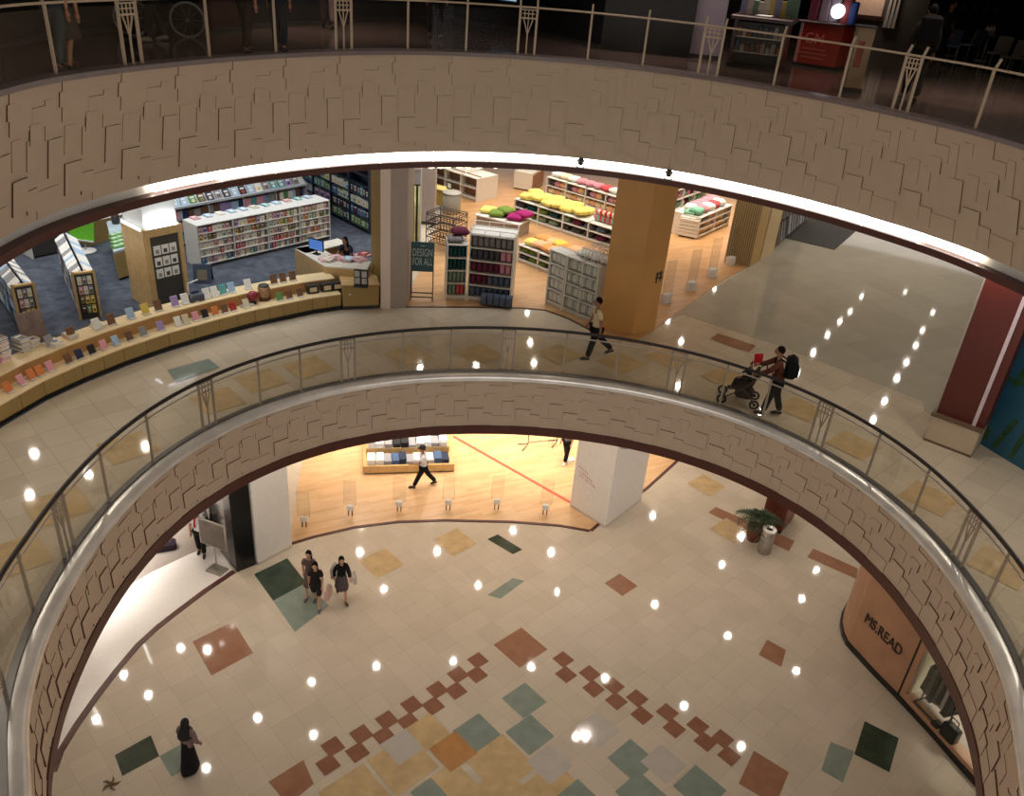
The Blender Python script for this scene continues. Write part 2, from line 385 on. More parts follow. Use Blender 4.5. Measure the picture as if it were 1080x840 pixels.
ap = [at(x, y) for x, y in arc]
b = MB(); b.prism(ap[::-1]+[at(*q) for q in [(20,800),(40,700),(100,640),(160,604),(200,585),(228,574)]], 0, .015); struct(b.build('floor_white_shop', M_shopwhite))
b = MB(); b.prism([at(*q) for q in [(228,574),(160,604),(100,640),(40,700),(-40,640),(40,560),(150,520),(228,520)]], 0, .012); struct(b.build('floor_grey_shop', M_grey))
b = MB()
for i in range(len(ap)-1):
    n = (ap[i+1]-ap[i]).cross(Vector((0,0,1))).normalized()*.16
    b.prism([ap[i]+n, ap[i+1]+n, ap[i+1], ap[i]], 0, .02)
struct(b.build('trim_white_shop_border', M_trim))

# ------------------------------------------------------------------ first floor gallery
gb = annulus(O1, Z1, 34, 'x', None)
GM = [M_stone1, M_brown, M_teal, M_ochre]
inlay([(176,391),(220,379),(232,388),(186,404)], 2, .003, gb, Z1)
inlay([(749,358),(757,352),(797,365),(790,372)], 1, .003, gb, Z1)
for c in [(430,376),(506,374),(275,402),(655,383),(765,399),(845,432),(900,470),(325,388),(590,374),(152,478),(95,540),(60,590),(960,530),(1010,600),(705,378),(233,425)]: diamond(c[0], c[1], .95, 3, .003, None, gb, Z1)
struct(gb.build('floor_first_gallery', GM))
CL = [(-90,520),(-40,480),(0,452),(50,422.5),(90,404),(133,386.5),(180,370),(233,354.5),(270,344.5),(300,338),(330,331.5),(360,327),(399,325)]
cl = [at(x, y, Z1) for x, y in CL]
b = MB(); b.prism(cl+[Vector((cl[-1].x, 46, Z1)), Vector((-40, 46, Z1)), Vector((-40, cl[0].y, Z1))], Z1, Z1+.012); struct(b.build('floor_bookshop_carpet', M_carpet))
WLn = [(427,323.5),(500,324),(550,324.8),(575,327),(600,336),(632,352.5),(668,362),(691,347),(743,310),(762,296),(790,281)]
wl1 = [at(x, y, Z1) for x, y in WLn]
b = MB(); b.prism(wl1+[Vector((wl1[-1].x+2.4, wl1[-1].y+4, Z1)), Vector((wl1[-1].x+4, 46, Z1)), Vector((wl1[0].x, 46, Z1))], Z1, Z1+.015); struct(b.build('floor_homeware_timber', M_wood1))
b = MB()
for i in range(5):
    n = (wl1[i+1]-wl1[i]).cross(Vector((0,0,1))).normalized()*.07
    b.prism([wl1[i]+n, wl1[i+1]+n, wl1[i+1], wl1[i]], Z1, Z1+.022)
struct(b.build('trim_homeware_threshold', mat('bronze_threshold', (92,72,52), .4, metal=.4)))
gp = [at(x, y, Z1) for x, y in [(691,346),(720,332),(823,365),(973,423),(975,433),(990,441),(1031,466)]]
b = MB(); b.prism(gp+[Vector((26, gp[-1].y, Z1)), Vector((26, 46, Z1)), Vector((wl1[-1].x, 46, Z1)), wl1[-1]], Z1, Z1+.006); struct(b.build('floor_grey_corridor', M_corr))
b = MB(); b.prism([at(x, y, Z1) for x, y in [(826,251),(880,264),(906,241),(850,229)]], Z1+.006, Z1+.018)
tag(b.build('entrance_mat', mat('dark_grey_mat', (62,60,56), .9, var=.2)), 'dark grey entrance mat lying on the polished grey corridor floor', 'mat')
# second floor
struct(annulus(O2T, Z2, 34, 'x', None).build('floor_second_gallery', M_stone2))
# soffits
struct(annulus(O1, ZB1+.02, 34, 'x', None).build('ceiling_ground_soffit', M_soffit))
struct(annulus(O2B, ZB2+.02, 34, 'x', None).build('ceiling_first_soffit', M_soffit))
struct(annulus(O2T, Z2+4.4, 34, 'x', None).build('ceiling_upper_blocker', mat('dim_ceiling', (120,108,100), .8)))  # unseen ceiling added to darken floor reflections and block ambient light
b = MB(); b.box(-22, -6, ZC+9, 22, 44, ZC+9.3); struct(b.build('ceiling_atrium', M_soffit))
b = MB(); b.box(-40, -9.3, 14.0, 40, -9, ZC+9); struct(b.build('wall_ambient_blocker', mat('dim_beige_wall', (150,132,116), .7, var=.03)))  # unseen wall added behind the camera to keep ambient light off the upper fascia
# fascias, ledges, trims
TR1, TR2, ST2 = .25, .14, .21
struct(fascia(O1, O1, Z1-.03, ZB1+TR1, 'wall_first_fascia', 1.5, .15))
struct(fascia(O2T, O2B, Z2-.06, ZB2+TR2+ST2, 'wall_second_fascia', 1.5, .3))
struct(sweep(O1, [(-.03,ZB1),(.06,ZB1),(.06,ZB1+TR1),(-.03,ZB1+TR1)], 'trim_first_lower', M_trim))
struct(sweep(O2B, [(-.06,ZB2),(.2,ZB2),(.2,ZB2+TR2),(-.06,ZB2+TR2)], 'trim_second_lower', M_trim))
struct(sweep(O1, [(-.035,Z1-.05),(-.03,Z1-.005),(-.005,Z1+.03),(.04,Z1+.06),(.09,Z1+.082),(.15,Z1+.096),(.22,Z1+.1),(.31,Z1+.1),(.31,Z1-.05)], 'trim_steel_ledge', M_silver, True))
struct(sweep(O1, [(.2,Z1+.095),(.31,Z1+.095),(.31,Z1+.14),(.2,Z1+.14)], 'trim_glass_channel', mat('dark_steel_channel', (110,106,102), .35, metal=.6)))
struct(sweep(O2T, [(-.03,Z2-.06),(.22,Z2-.06),(.22,Z2+.04),(-.03,Z2+.02)], 'trim_second_ledge', mat('mauve_grey_stone', (120,106,104), .3)))
# luminous strip under the second floor fascia: straight tube lamps in a recessed trough
struct(sweep(O2B, [(.16,ZB2+TR2),(.2,ZB2+TR2),(.2,ZB2+TR2+ST2),(.16,ZB2+TR2+ST2)], 'trim_light_trough', M_white))
M_tube = emis('lit_strip', (255,250,238), 5.0)
k = 0; ph = 26.5
NTH = ['first','second','third','fourth','fifth','sixth','seventh','eighth','ninth','tenth','eleventh','twelfth','thirteenth','fourteenth','fifteenth','sixteenth','seventeenth','eighteenth','nineteenth','twentieth']
def nth(i): return NTH[i] if i < 20 else (['twenty','thirty','forty','fifty','sixty','seventy','eighty','ninety'][(i+1)//10-2]+('-'+NTH[(i % 10)] if (i+1) % 10 else 'th'))
while ph < 152.5:
    ph2 = min(ph+8.2, 153.5)
    thin = ph < 33 or ph > 142
    b = MB(); z = ZB2+TR2+ST2*.5; hh = ST2*(.28 if thin else .46)
    n = 8
    pts = [ring(RB2b, ph+(ph2-ph)*i/n, 0, 0) for i in range(n+1)]
    lo = []; hi = []
    for i in range(n):
        a, c = pts[i], pts[i+1]; q = (a-Vector((CX, CY, 0))).normalized()
        b.add([(a.x+q.x*.02,a.y+q.y*.02,z-hh),(c.x+q.x*.02,c.y+q.y*.02,z-hh),(c.x+q.x*.02,c.y+q.y*.02,z+hh),(a.x+q.x*.02,a.y+q.y*.02,z+hh),
               (a.x+q.x*.14,a.y+q.y*.14,z-hh),(c.x+q.x*.14,c.y+q.y*.14,z-hh),(c.x+q.x*.14,c.y+q.y*.14,z+hh),(a.x+q.x*.14,a.y+q.y*.14,z+hh)],
              [[0,1,2,3],[4,5,6,7],[0,1,5,4],[3,2,6,7]])
    tag(b.build('strip_light', M_tube), 'glowing white strip light under the upper fascia, %s length counted from the right' % nth(k), 'light', 'strip lights under the upper fascia')
    k += 1; ph += 8.35
for i, (x, y, side) in enumerate([(612,176,'above the gold pillar'), (703,188,'right of the gold pillar')]):
    p = at(x, y, ZB2+.25); q = (Vector((p.x, p.y, 0))-Vector((CX, CY, 0))).normalized()
    ph = math.degrees(math.atan2(q.y, q.x)); c = ring(RB2b, ph, -.12, ZB2+TR2)
    t = thing('spotlight', 'small grey spotlight clamped on the lit strip %s' % side, 'spotlight', c, R(ph+90))
    MB().box(-.09,-.05,0,.09,.05,.03).build('base', M_char, t)
    MB().tube([(-.08,0,.02),(-.08,0,.2)], .012).tube([(.08,0,.02),(.08,0,.2)], .012).tube([(-.08,0,.2),(.08,0,.2)], .012).build('bracket', M_char, t)
    MB().lathe([(.03,.08),(.06,.1),(.07,.2),(.05,.24)], n=12).build('head', M_char, t)

# ------------------------------------------------------------------ balustrades
def balustrade(tab, zf, off, h, posts, pairs, name, label, pm, rm, rail_r, sub, tip, phmin, phmax, gm):
    base = ring(tab, 96, off, zf)
    t = thing(name, label, 'balustrade', base)
    def P(ph, z, o=0): return ring(tab, ph, off+o, zf+z)
    n = int((phmax-phmin)/1.0)
    MB().tube([P(phmin+(phmax-phmin)*i/n, h) for i in range(n+1)], rail_r*.74, 8).build('handrail', rm, t, True)
    if sub: MB().tube([P(phmin+(phmax-phmin)*i/n, h-sub) for i in range(n+1)], .018, 6).build('lower_rail', M_steel, t, True)
    stops = sorted(posts+[p for pr in pairs for p in pr])
    for ph in posts:
        b = MB(); b.bar(P(ph, 0), P(ph, h-.02), .045, .03)
        if tip: b.bar(P(ph, h-.02), P(ph, h+.16, .1), .04, .03)
        b.box(*(P(ph,0)-Vector((.05,.05,0))), *(P(ph,.02)+Vector((.05,.05,0)))); b.build('post', pm, t, True)
    for p0, p1 in pairs:
        for ph in (p0, p1):
            b = MB(); b.bar(P(ph, 0), P(ph, h-.02), .05, .035)
            if tip: b.bar(P(ph, h-.02), P(ph, h+.16, .1), .04, .03)
            b.build('post', pm, t, True)
        m = (p0+p1)/2; d = (p1-p0)/2*.9
        b = MB(); top = h*.78; j = h*.45
        b.bar(P(m, 0), P(m, j), .03); b.bar(P(m, j), P(m-d*.6, top-.02), .022); b.bar(P(m, j), P(m+d*.6, top-.02), .022); b.bar(P(m, j), P(m, top), .02)
        b.bar(P(m-d, top), P(m+d, top), .03); b.bar(P(m-d, h*.95), P(m+d, h*.95), .02)
        for q in (-.5, 0, .5): b.bar(P(m+d*q, top), P(m+d*q, h*.95), .02)
        b.bar(P(m-d*.8, h*.87), P(m+d*.8, h*.87), .02)
        b.build('ornament', pm, t, True)
    for a, c in zip(stops[:-1], stops[1:]):
        if c-a < 4: continue
        b = MB(); k = max(2, int((c-a)/1.5)); a2, c2 = a+.25, c-.25; top = h-(sub or .08)
        for i in range(k):
            q0, q1 = a2+(c2-a2)*i/k, a2+(c2-a2)*(i+1)/k
            A, B = P(q0, .05), P(q1, .05); A2, B2 = P(q0, .05, .012), P(q1, .05, .012); U = Vector((0,0,top-.05))
            b.add([A, B, B+U, A+U, A2, B2, B2+U, A2+U], [[0,1,2,3],[4,5,6,7],[3,2,6,7],[0,1,5,4]]+([[0,3,7,4]] if i == 0 else [])+([[1,2,6,5]] if i == k-1 else []))
        b.build('glass_panel', gm, t, True)
    return t
balustrade(RTH, Z1, 0.0, ZH1-Z1, [-17,-7.6,2.1,20,29.7,49.3,56.9,76.1,85.8,107.1,115.9,134.5,142,163,173,193,203], [(8.6,11),(38.3,40.7),(64.1,66.6),(95.3,97.6),(124.7,127.1),(150.4,152.8),(182,184.4)],
           'balustrade', 'glass balustrade with dark timber handrail along the middle gallery', M_post1, M_rail, .055, .15, False, -20, 212, M_glass)
balustrade(RE2b, Z2, .12, 1.0, [20,30,50,60,79.6,87.6,105.2,113.8,134.2,144.7,167.3,177.2], [(39.8,42),(68.6,71.4),(95.3,97.7),(122.3,124.7),(155,157.5)],
           'balustrade', 'beige steel and glass balustrade along the dark upper gallery', M_postc, M_postc, .028, 0, True, 14, 186, M_glass)
# ------------------------------------------------------------------ lamps
M_lens = emis('lamp_lens', (255,244,226), 12.0)
M_ring = mat('white_lamp_ring', (220,216,208), .4)
_dl_me = {}
def downlight(p, power, label, group, rr=.09, col=(1,.91,.81), spot=150):
    t = thing('downlight', label, 'ceiling lamp', p, 0, group)
    if 'r' not in _dl_me:
        _dl_me['r'] = MB().lathe([(.14,0),(.145,-.012),(.105,-.02),(.1,.0)], n=20).mesh('trim_ring', M_ring)
        _dl_me['l'] = MB().lathe([(.1,-.004),(.0001,-.006)], n=20).mesh('lens', M_lens)
    for nm, me in (('trim_ring', _dl_me['r']), ('lens', _dl_me['l'])):
        o = bpy.data.objects.new(nm, me); COL.objects.link(o); o.parent = t
    l = bpy.data.lights.new('lamp', 'SPOT'); l.energy = power; l.color = col; l.spot_size = R(spot); l.spot_blend = .6; l.shadow_soft_size = rr
    lo = bpy.data.objects.new('lamp', l); COL.objects.link(lo); lo.parent = t; lo.location = (0, 0, -.12)
def bounce(px, py, zf):
    P = at(px, py, zf); d = (P-Vector((0,0,ZC))).normalized(); d.z = -d.z
    for z, tab, lo, hi in ((ZB1, RT1, -20, 212), (ZB2, RB2b, 14, 186)):
        if z <= zf+1: continue
        Q = P+d*((z-zf)/d.z)
        if not inside(tab, Q.x, Q.y, lo, hi): return Q
    return P+d*((ZC+9-zf)/d.z)
DOTS0 = [(405,624),(380,585),(461,584),(407,624),(504,620),(588,627),(581,585),(541,562),(688,546),(397,705),(478,700),(560,706),(638,718),(540,771),(607,780),(617,780),(721,747),(219,688),(191,686),(329,722),(272,760),(157,736),(131,715),(102,762),(218,813),(331,778),(781,569),(761,598),(860,604),(845,634),(767,673),(839,710),(781,790),(950,757),(453,549),(381,556),(690,640)]
DOTS1 = [(37,482),(32,526),(94,504),(154,475),(205,358),(243,358),(454,327),(556,332),(447,364),(559,364),(443,391),(502,388),(563,386),(704,341),(718,363),(715,410),(753,307),(810,316),(823,305),(857,375),(896,331),(885,342),(872,356),(908,315),(954,310),(983,332),(972,351),(965,367),(955,385),(945,402),(932,426),(920,446),(840,396),(802,438),(991,548),(1062,600)]
seen = []
for zf, L in ((Z0, DOTS0), (Z1, DOTS1)):
    for i, (x, y) in enumerate(L):
        q = bounce(x, y, zf)
        if any((q-s).length < .25 for s in seen): continue
        seen.append(q)
        if q.z < ZB1+1: pw, g = P_SOFFIT0*(2.4 if y < 590 else 1), 'downlights in the ceiling over the ground floor'
        elif q.z < ZB2+1: pw, g = (P_SOFFIT1 if zf == Z1 else P_ATRIUM), 'downlights in the ceiling over the middle gallery'
        else: pw, g = P_ATRIUM*2, 'downlights in the high atrium ceiling'
        downlight(q-Vector((0,0,.0)), pw, 'round white recessed lamp shining down from '+g.split(' in ')[1], g)
for ph in (-12, 4, 18, 32, 46, 150, 164, 178, 192):  # extra downlights added to brighten the dark sides of the gallery
    downlight(ring(RT1, ph, 2.6, ZB2+.02), P_SOFFIT1*1.15, 'added round white lamp brightening the gallery sides from the ceiling over the middle gallery', 'downlights in the ceiling over the middle gallery')
def area(name, loc, sx, sy, power, col, rot=(0,0,0), spread=84):
    l = bpy.data.lights.new(name, 'AREA'); l.shape = 'RECTANGLE'; l.size = sx; l.size_y = sy; l.energy = power; l.color = col; l.spread = R(spread)
    o = bpy.data.objects.new(name, l); COL.objects.link(o); o.location = loc; o.rotation_euler = rot; return o
area('atrium_fill', (CX, CY, ZC+8.8), 9, 9, 150, (1,.92,.84))  # unseen fill light added under the ceiling to brighten the void
c = at(470, 490, 0); area('timber_shop_lights', (c.x+.5, c.y+3.0, ZB1-.1), 13, 8, 760, (1,.87,.71), (0,0,0), 66)
c = at(150, 640, 0); area('white_shop_lights', (c.x-4.2, c.y+3.0, ZB1-.1), 4.6, 7, 1350, (1,.97,.94), (0,0,0), 60)
c = at(130, 290, Z1); area('bookshop_lights', (c.x, c.y+1, ZB2-.15), 12, 9, 400, (.9,.95,1)); area('bookshop_lights', (c.x+9, c.y+5, ZB2-.15), 9, 10, 330, (.9,.95,1))
c = at(560, 250, Z1); area('homeware_lights', (c.x, c.y+1.5, ZB2-.15), 7, 10, 430, (1,.89,.75), (0,0,0), 96); c = at(740, 260, Z1); area('homeware_lights', (c.x+.5, c.y+3, ZB2-.15), 5, 8, 300, (1,.89,.75))
for x_, y_ in ((-6, CY+10.6), (3, CY+11.2), (9.5, CY+8)): area('second_gallery_fill', (x_, y_, Z2+4.2), 5, 3, 110, (1,.86,.78))  # unseen fill lights added to lift the dim upper gallery
c = at(978, 740, 0); area('window_lights', (c.x+2.0, c.y-.2, ZB1-1.6), 1.5, 2.5, 150, (1,.95,.85))
for i, (e0, e1) in enumerate((((152,681),(160,701)), ((96,741),(108,767)))):
    a_, b_ = bounce(*e0, 0), bounce(*e1, 0); z_ = min(a_.z, b_.z); a_.z = b_.z = z_-.06
    t = thing('linear_lamp', 'slim white linear ceiling lamp over the white shop floor, %s' % ('farther from the camera','nearer the camera')[i], 'ceiling lamp', (a_+b_)/2)
    MB().bar(a_+Vector((0,0,.03)), b_+Vector((0,0,.03)), .09, .05).build('housing', M_white, t, True); MB().bar(a_, b_, .07, .012).build('diffuser', emis('linear_glow', (255,250,240), 14.0), t, True)
# ------------------------------------------------------------------ ground floor: walls, pillars, shop fronts
HS = ZB1+.02
def pillar(name, pts, z0, h, m, label, cat):
    """box pillar standing on three visible base corners: left, front, right (picture points)"""
    a, b_, c = [at(x, y, z0) for x, y in pts]; d = a+(c-b_)
    t = thing(name, label, cat, b_)
    mb = MB(); mb.prism([a, b_, c, d], z0, z0+h); mb.build('shaft', m, t, True)
    mb = MB(); ctr = (a+c)/2
    q = [ctr+(p-ctr)*1.012 for p in (a, b_, c, d)]
    mb.prism(q, z0, z0+.09); mb.build('plinth', mat('pale_plinth', (196,186,172), .4), t, True)
    return t, (a, b_, c, d)
wpil, wq = pillar('square_pillar', [(601,534),(638,557),(676,528)], 0, HS, M_white, 'white square pillar with small faded red lettering beside the timber shop', 'pillar')
# two lines of small red lettering on the white pillar, too worn to read as words in the photograph: short strokes
A, B = wq[1], wq[0]; dx = (B-A).normalized(); nrm = dx.cross(Vector((0,0,1))).normalized()
if nrm.dot(Vector((0,-1,0))) < 0: nrm = -nrm
mb = MB(); mr = mat('faded_red_lettering', (206,158,154), .6)
def onplane(px, py, P0, n):
    o = Vector((0,0,ZC)); d = CFW*FPX+CR*(px-540.0)-CU*(py-420.0); return o+d*((P0-o).dot(n)/d.dot(n))
c0 = onplane(611, 496, A, nrm); ex = -dx
for row, (z, n) in enumerate(((.1,5),(-.06,7),(-.2,9))):
    for k in range(n):
        x = k*.088+(.02*row); hgt = .07 if (k+row) % 3 else .1
        p = c0+ex*x+Vector((0,0,z-.02*k))
        mb.bar(p+nrm*.006, p+Vector((0,0,hgt))+nrm*.006, .02, .012)
        if (k+row) % 2: mb.bar(p+nrm*.006+Vector((0,0,hgt*.5)), p+ex*.05+Vector((0,0,hgt*.5))+nrm*.006, .018, .012)
mb.build('lettering', mr, wpil, True)
# white wall pier at the left, black portal beside it
a, c = at(271,597), at(308,577); d = (c-a); n = Vector((-d.y, d.x, 0)).normalized()
t = thing('wall_pier', 'plain white wall pier between the black portal and the timber shop', 'pier', a)
a, c = a+(c-a)*.03, c
MB().prism([a, c, c+n*1.6, a+n*1.6], 0, HS).build('shaft', M_white, t, True)
MB().prism([a-n*.02, c-n*.02, c+n*1.6, a+n*1.6], 0, .1).build('plinth', mat('pale_plinth', (196,186,172), .4), t, True)
p0, p1, p2 = at(250,604), at(269.5,596), at(226,573)
t = thing('shop_portal', 'black framed shop portal with grey reflecting panels beside the white floor', 'portal', p0)
n2 = Vector((-(p1-p0).y, (p1-p0).x, 0)).normalized(); e = (p2-p0).normalized(); nn = Vector((-e.y, e.x, 0)).normalized()
if nn.x > 0: nn = -nn
MB().prism([p0, p1, p1+n2*.5, p0+n2*.5], 0, HS).build('front_panel', M_black, t, True)
M_grefl = mat('grey_reflecting_panel', (98,96,94), .12, metal=.5)
q0 = p0+n2*.5+Vector((-.02,0,0))
for k in range(2):
    s0 = p0+e*(.05+k*1.15); s1 = p0+e*(.05+k*1.15+1.0)
    MB().prism([s0, s1, s1-nn*.1, s0-nn*.1], .04, HS).build('side_panel', M_grefl, t, True)
    s2 = s1+e*.15; MB().prism([s1, s2, s2-nn*.14, s1-nn*.14], 0, HS).build('divider', M_black, t, True)
# menu stand
b0 = at(229,602)
t = thing('sign_stand', 'brown notice board on a steel post and square base beside the black portal', 'sign stand', b0, R(-20))
MB().rbox(-.28,-.2,0,.28,.2,.05,.015).build('base', M_steel, t)
MB().tube([(0,0,.05),(0,0,.98)], .022).build('post', M_steel, t)
MB().box(-.44,-.03,.93,.44,.03,1.78).build('board', mat('brown_notice', (92,78,66), .5, var=.3, scale=5), t)
fr = MB().tube([(0,0,.92),(.455,0,.92),(.455,0,1.8),(-.455,0,1.8),(-.455,0,.92),(.0,0,.92)], .032, 8)
fr.build('frame', M_steel, t)
# dark bag on the grey floor
b0 = at(174,579)
t = thing('travel_bag', 'dark purple travel bag lying on the grey floor at far left', 'bag', b0, R(25))
MB().rbox(-.34,-.18,0,.34,.18,.3,.08).build('body', mat('dark_purple_fabric', (44,28,44), .8), t)
MB().tube([(-.15,0,.29),(-.12,0,.42),(.12,0,.42),(.15,0,.29)], .014).build('handle', M_black, t)
# ---- gate pedestals
def gate(p, label, group, rz=0, leggy=True, h=1.4, w=.4):
    t = thing('security_gate', label, 'security gate', p, rz, group)
    if leggy:
        for x in (-.06,.06): MB().box(x-.016,-.016,0,x+.016,.016,.24).build('leg', M_char, t)
        MB().rbox(-.11,-.06,.24,.11,.06,.42,.02).build('base', M_white, t)
    else: MB().rbox(-.17,-.1,0,.17,.1,.3,.02).build('base', M_white, t)
    z = .42 if leggy else .3
    b = MB(); b.box(-w/2,-.008,z,w/2,.008,h); b.build('panel', M_acrylic, t)
    b = MB(); b.tube([(-w/2,0,z),(-w/2,0,h),(w/2,0,h),(w/2,0,z)], .005, 6); b.build('rim', mat('clear_rim', (214,206,192), .3), t)
    return t
for i, (x, y) in enumerate([(321,556),(369.5,544),(421,539.5),(472.5,538),(523.5,537.5),(574.5,543)]):
    gate(at(x, y, .02), 'clear security gate on a white base, %s from the left along the timber shop entrance' % nth(i), 'security gates of the ground floor shop')
for i, (x, y) in enumerate([(702,319),(728,306),(750,292),(769.5,279)]):
    gate(at(x, y, Z1+.015), 'clear security gate on a white block, %s from the gold pillar at the homeware entrance' % nth(i), 'security gates of the homeware shop', R(35), False)
# ---- table of folded shirts
A, L, an = front((383,501),(479,498), .02)
t = thing('display_table', 'long oak display table of folded shirts behind the guard', 'display table', A, an)
MB().box(.04,.05,0,L-.04,1.95,.06).build('plinth', M_char, t)
MB().rbox(0,0,.06,L,2.0,.34,.01).build('lower_tier', M_oak, t)
MB().rbox(.12,.75,.34,L-.12,1.9,.62,.01).build('upper_tier', M_oak, t)
cl_cols = {'white':(226,226,226),'grey':(140,142,148),'blue':(66,88,124),'navy':(34,42,66),'black':(28,28,32),'pale grey':(188,188,190)}
def shirts(x, y, z, n, w, col, label):
    b = MB()
    for k in range(n):
        o = random.uniform(-.012,.012); b.rbox(-w/2+o,-.26+o,k*.05,w/2+o,.26+o,k*.05+.051,.012)
    m = mat(col.replace(' ','_')+'_cotton', cl_cols[col], .85, var=.06)
    o = b.build('folded_shirts', m); tag(o, label, 'shirts', 'folded shirts on the oak table')
    M = Matrix.Rotation(an, 4, 'Z'); o.rotation_euler = (0,0,an); o.location = A+M @ Vector((x, y, z))
row = [('white',.5,4),('white',1.0,4),('grey',1.45,3),('blue',1.9,3),('navy',2.3,4),('grey',2.72,2),('pale grey',3.15,3),('grey',3.55,3),('pale grey',3.95,3),('blue',4.4,4),('navy',4.85,3)]
kx = (L-.1)/5.2
for i, (c, x, n) in enumerate(row): shirts(x*kx, .36, .34, n, .44*kx, c, '%s folded shirts, %s stack from the left on the low front tier' % (c, nth(i)))
row = [('white',.55,5),('white',1.0,4),('grey',1.5,3),('black',2.0,3),('black',2.5,4),('grey',2.95,2),('pale grey',3.4,3),('white',3.85,4),('grey',4.3,3),('white',4.8,5)]
for i, (c, x, n) in enumerate(row): shirts(x*kx, 1.02, .62, n, .44*kx, c, '%s folded shirts, %s stack from the left on the raised tier' % (c, nth(i)))
row = [('pale grey',1.2,2),('white',2.2,3),('white',3.2,4),('white',3.8,6),('black',4.4,6)]
for i, (c, x, n) in enumerate(row): shirts(x*kx, 1.55, .62, n, .42*kx, c, '%s folded shirts, %s stack from the left along the back edge' % (c, nth(i)))
# ---- thin legged rack and shoe box at the back of the timber shop
b0 = at(572,470, .02)
t = thing('clothes_rack', 'dark metal rack with splayed feet at the back of the timber shop', 'rack', b0, R(20))
for sx in (-.6,.6):
    MB().tube([(sx-.3,-.25,.02),(sx,0,.15),(sx-.3,.25,.02)], .02).build('foot', M_char, t); MB().tube([(sx,0,.1),(sx,0,1.5)], .018).build('post', M_char, t)
MB().tube([(-.6,0,1.5),(.6,0,1.5)], .018).build('rail', M_char, t); MB().tube([(-.6,0,.2),(.6,0,.2)], .014).build('stretcher', M_char, t)
b0 = at(600.5,488, .02)
t = thing('shoe_box', 'white shoe box on the timber floor beside white shoes', 'box', b0, R(40))
MB().box(-.17,-.11,0,.17,.11,.1).build('body', M_paper, t); MB().box(-.175,-.115,.1,.175,.115,.14).build('lid', M_white, t)
# ---- potted plant, bin, timber booth
b0 = at(794,569)
t = thing('potted_palm', 'green palm in a red brown pot behind the steel bin', 'plant', b0)
MB().lathe([(.2,0),(.26,.25),(.3,.5),(.3,.54),(.27,.54),(.25,.48),(.0001,.48)], n=18).build('pot', mat('red_brown_pot', (112,48,34), .5), t)
leaf = mat('palm_green', (44,66,34), .55, var=.4, scale=6); b = MB(); st = MB()
for i in range(22):
    az = i*2.4; ln = random.uniform(.55,.85); el = random.uniform(.5,1.25); base = Vector((0,0,.5)); pts = []
    for k in range(8):
        s = k/7; r = ln*s*math.cos(el)*(1+.3*s); z = .5+.35+ln*1.15*s*math.sin(el)-s*s*.75*ln
        pts.append(Vector((math.cos(az)*r, math.sin(az)*r, z)))
    st.tube([(0,0,.48)]+pts, [.012]+[.009]*6+[.004,.003], 5)
    side = Vector((-math.sin(az), math.cos(az), 0))
    for k in range(1, 8):
        for sg in (1,-1):
            p = pts[k]; tip = p+side*sg*.24*(1-.5*abs(k/7-.4))+(pts[k]-pts[k-1]).normalized()*.16-Vector((0,0,.08))
            m_ = (p+tip)/2; w = (pts[k]-pts[k-1]).normalized()*.03
            b.add([p, m_+w, tip, m_-w, p-Vector((0,0,.006)), m_+w-Vector((0,0,.006)), tip-Vector((0,0,.006)), m_-w-Vector((0,0,.006))], [[0,1,2,3],[7,6,5,4],[0,1,5,4],[1,2,6,5],[2,3,7,6],[3,0,4,7]])
st.build('stems', leaf, t); b.build('fronds', leaf, t)
b0 = at(805.5,582)
t = thing('litter_bin', 'round brushed steel litter bin standing before the palm', 'bin', b0)
MB().lathe([(.2,0),(.21,.02),(.21,.86)], n=24).build('body', mat('bin_steel', (150,140,128), .35, metal=.4), t)
MB().lathe([(.21,.86),(.225,.88),(.225,.93),(.19,.96),(.11,.95),(.1,.9)], n=24).build('rim', M_silver, t)
MB().lathe([(.1,.9),(.0001,.88)], n=24).build('opening', M_black, t)
p0, p1, p2 = at(801,554.5), at(823.5,564), at(837,547)
t = thing('timber_booth', 'red brown timber booth panel behind the palm and steel bin', 'booth', p1)
e1 = (p0-p1); e2 = (p2-p1); Hb = 1.5
MB().prism([p0, p1, p1+e2, p0+e2], .08, Hb).build('cabinet', mat('red_brown_timber', (104,50,34), .4, var=.2, scale=4), t, True)
MB().prism([p0-e1*-.03, p1-e1*.03, p1+e2*1.03-e1*.03, p0+e2*1.03+e1*.03], Hb, Hb+.06).build('top', M_trim, t, True)
MB().prism([p0-e1*.03, p1+e1*.03, p1+e2*.97+e1*.03, p0+e2*.97-e1*.03], 0, .08).build('plinth', M_black, t, True)
b = MB()
for k in range(1, 4): q = p1+e1*(k/4)-e2.normalized()*.012; b.bar(q+Vector((0,0,.12)), q+Vector((0,0,Hb-.04)), .02, .02)
b.build('slats', M_trim, t, True)
# ---- timber shop front with lettering and lit window
base = [(905,628),(894,640),(888.5,650),(887,660),(889,671),(893,680),(900,688),(920,710),(945,735.5),(980,773),(1025,824),(1045,846)]
bp = [at(x, y) for x, y in base]
t = thing('storefront', 'curved brown timber shop front with black lettering and a lit window', 'shop front', bp[8])
M_shop = mat('brown_timber_cladding', (166,124,94), .4, var=.12, scale=1.2)
def strip(pts, z0, z1, off, th):
    mb = MB()
    nr = []
    for i in range(len(pts)):
        d = pts[min(i+1, len(pts)-1)]-pts[max(i-1, 0)]; nr.append(Vector((d.y, -d.x, 0)).normalized())
    # the void side (left of the picture) is outside
    sg = 1 if nr[len(pts)//2].x < 0 else -1
    for i in range(len(pts)-1):
        a, b_ = pts[i]+nr[i]*sg*off, pts[i+1]+nr[i+1]*sg*off; c_, d_ = pts[i+1]+nr[i+1]*sg*(off-th), pts[i]+nr[i]*sg*(off-th)
        mb.prism([a, b_, c_, d_], z0, z1)
    return mb
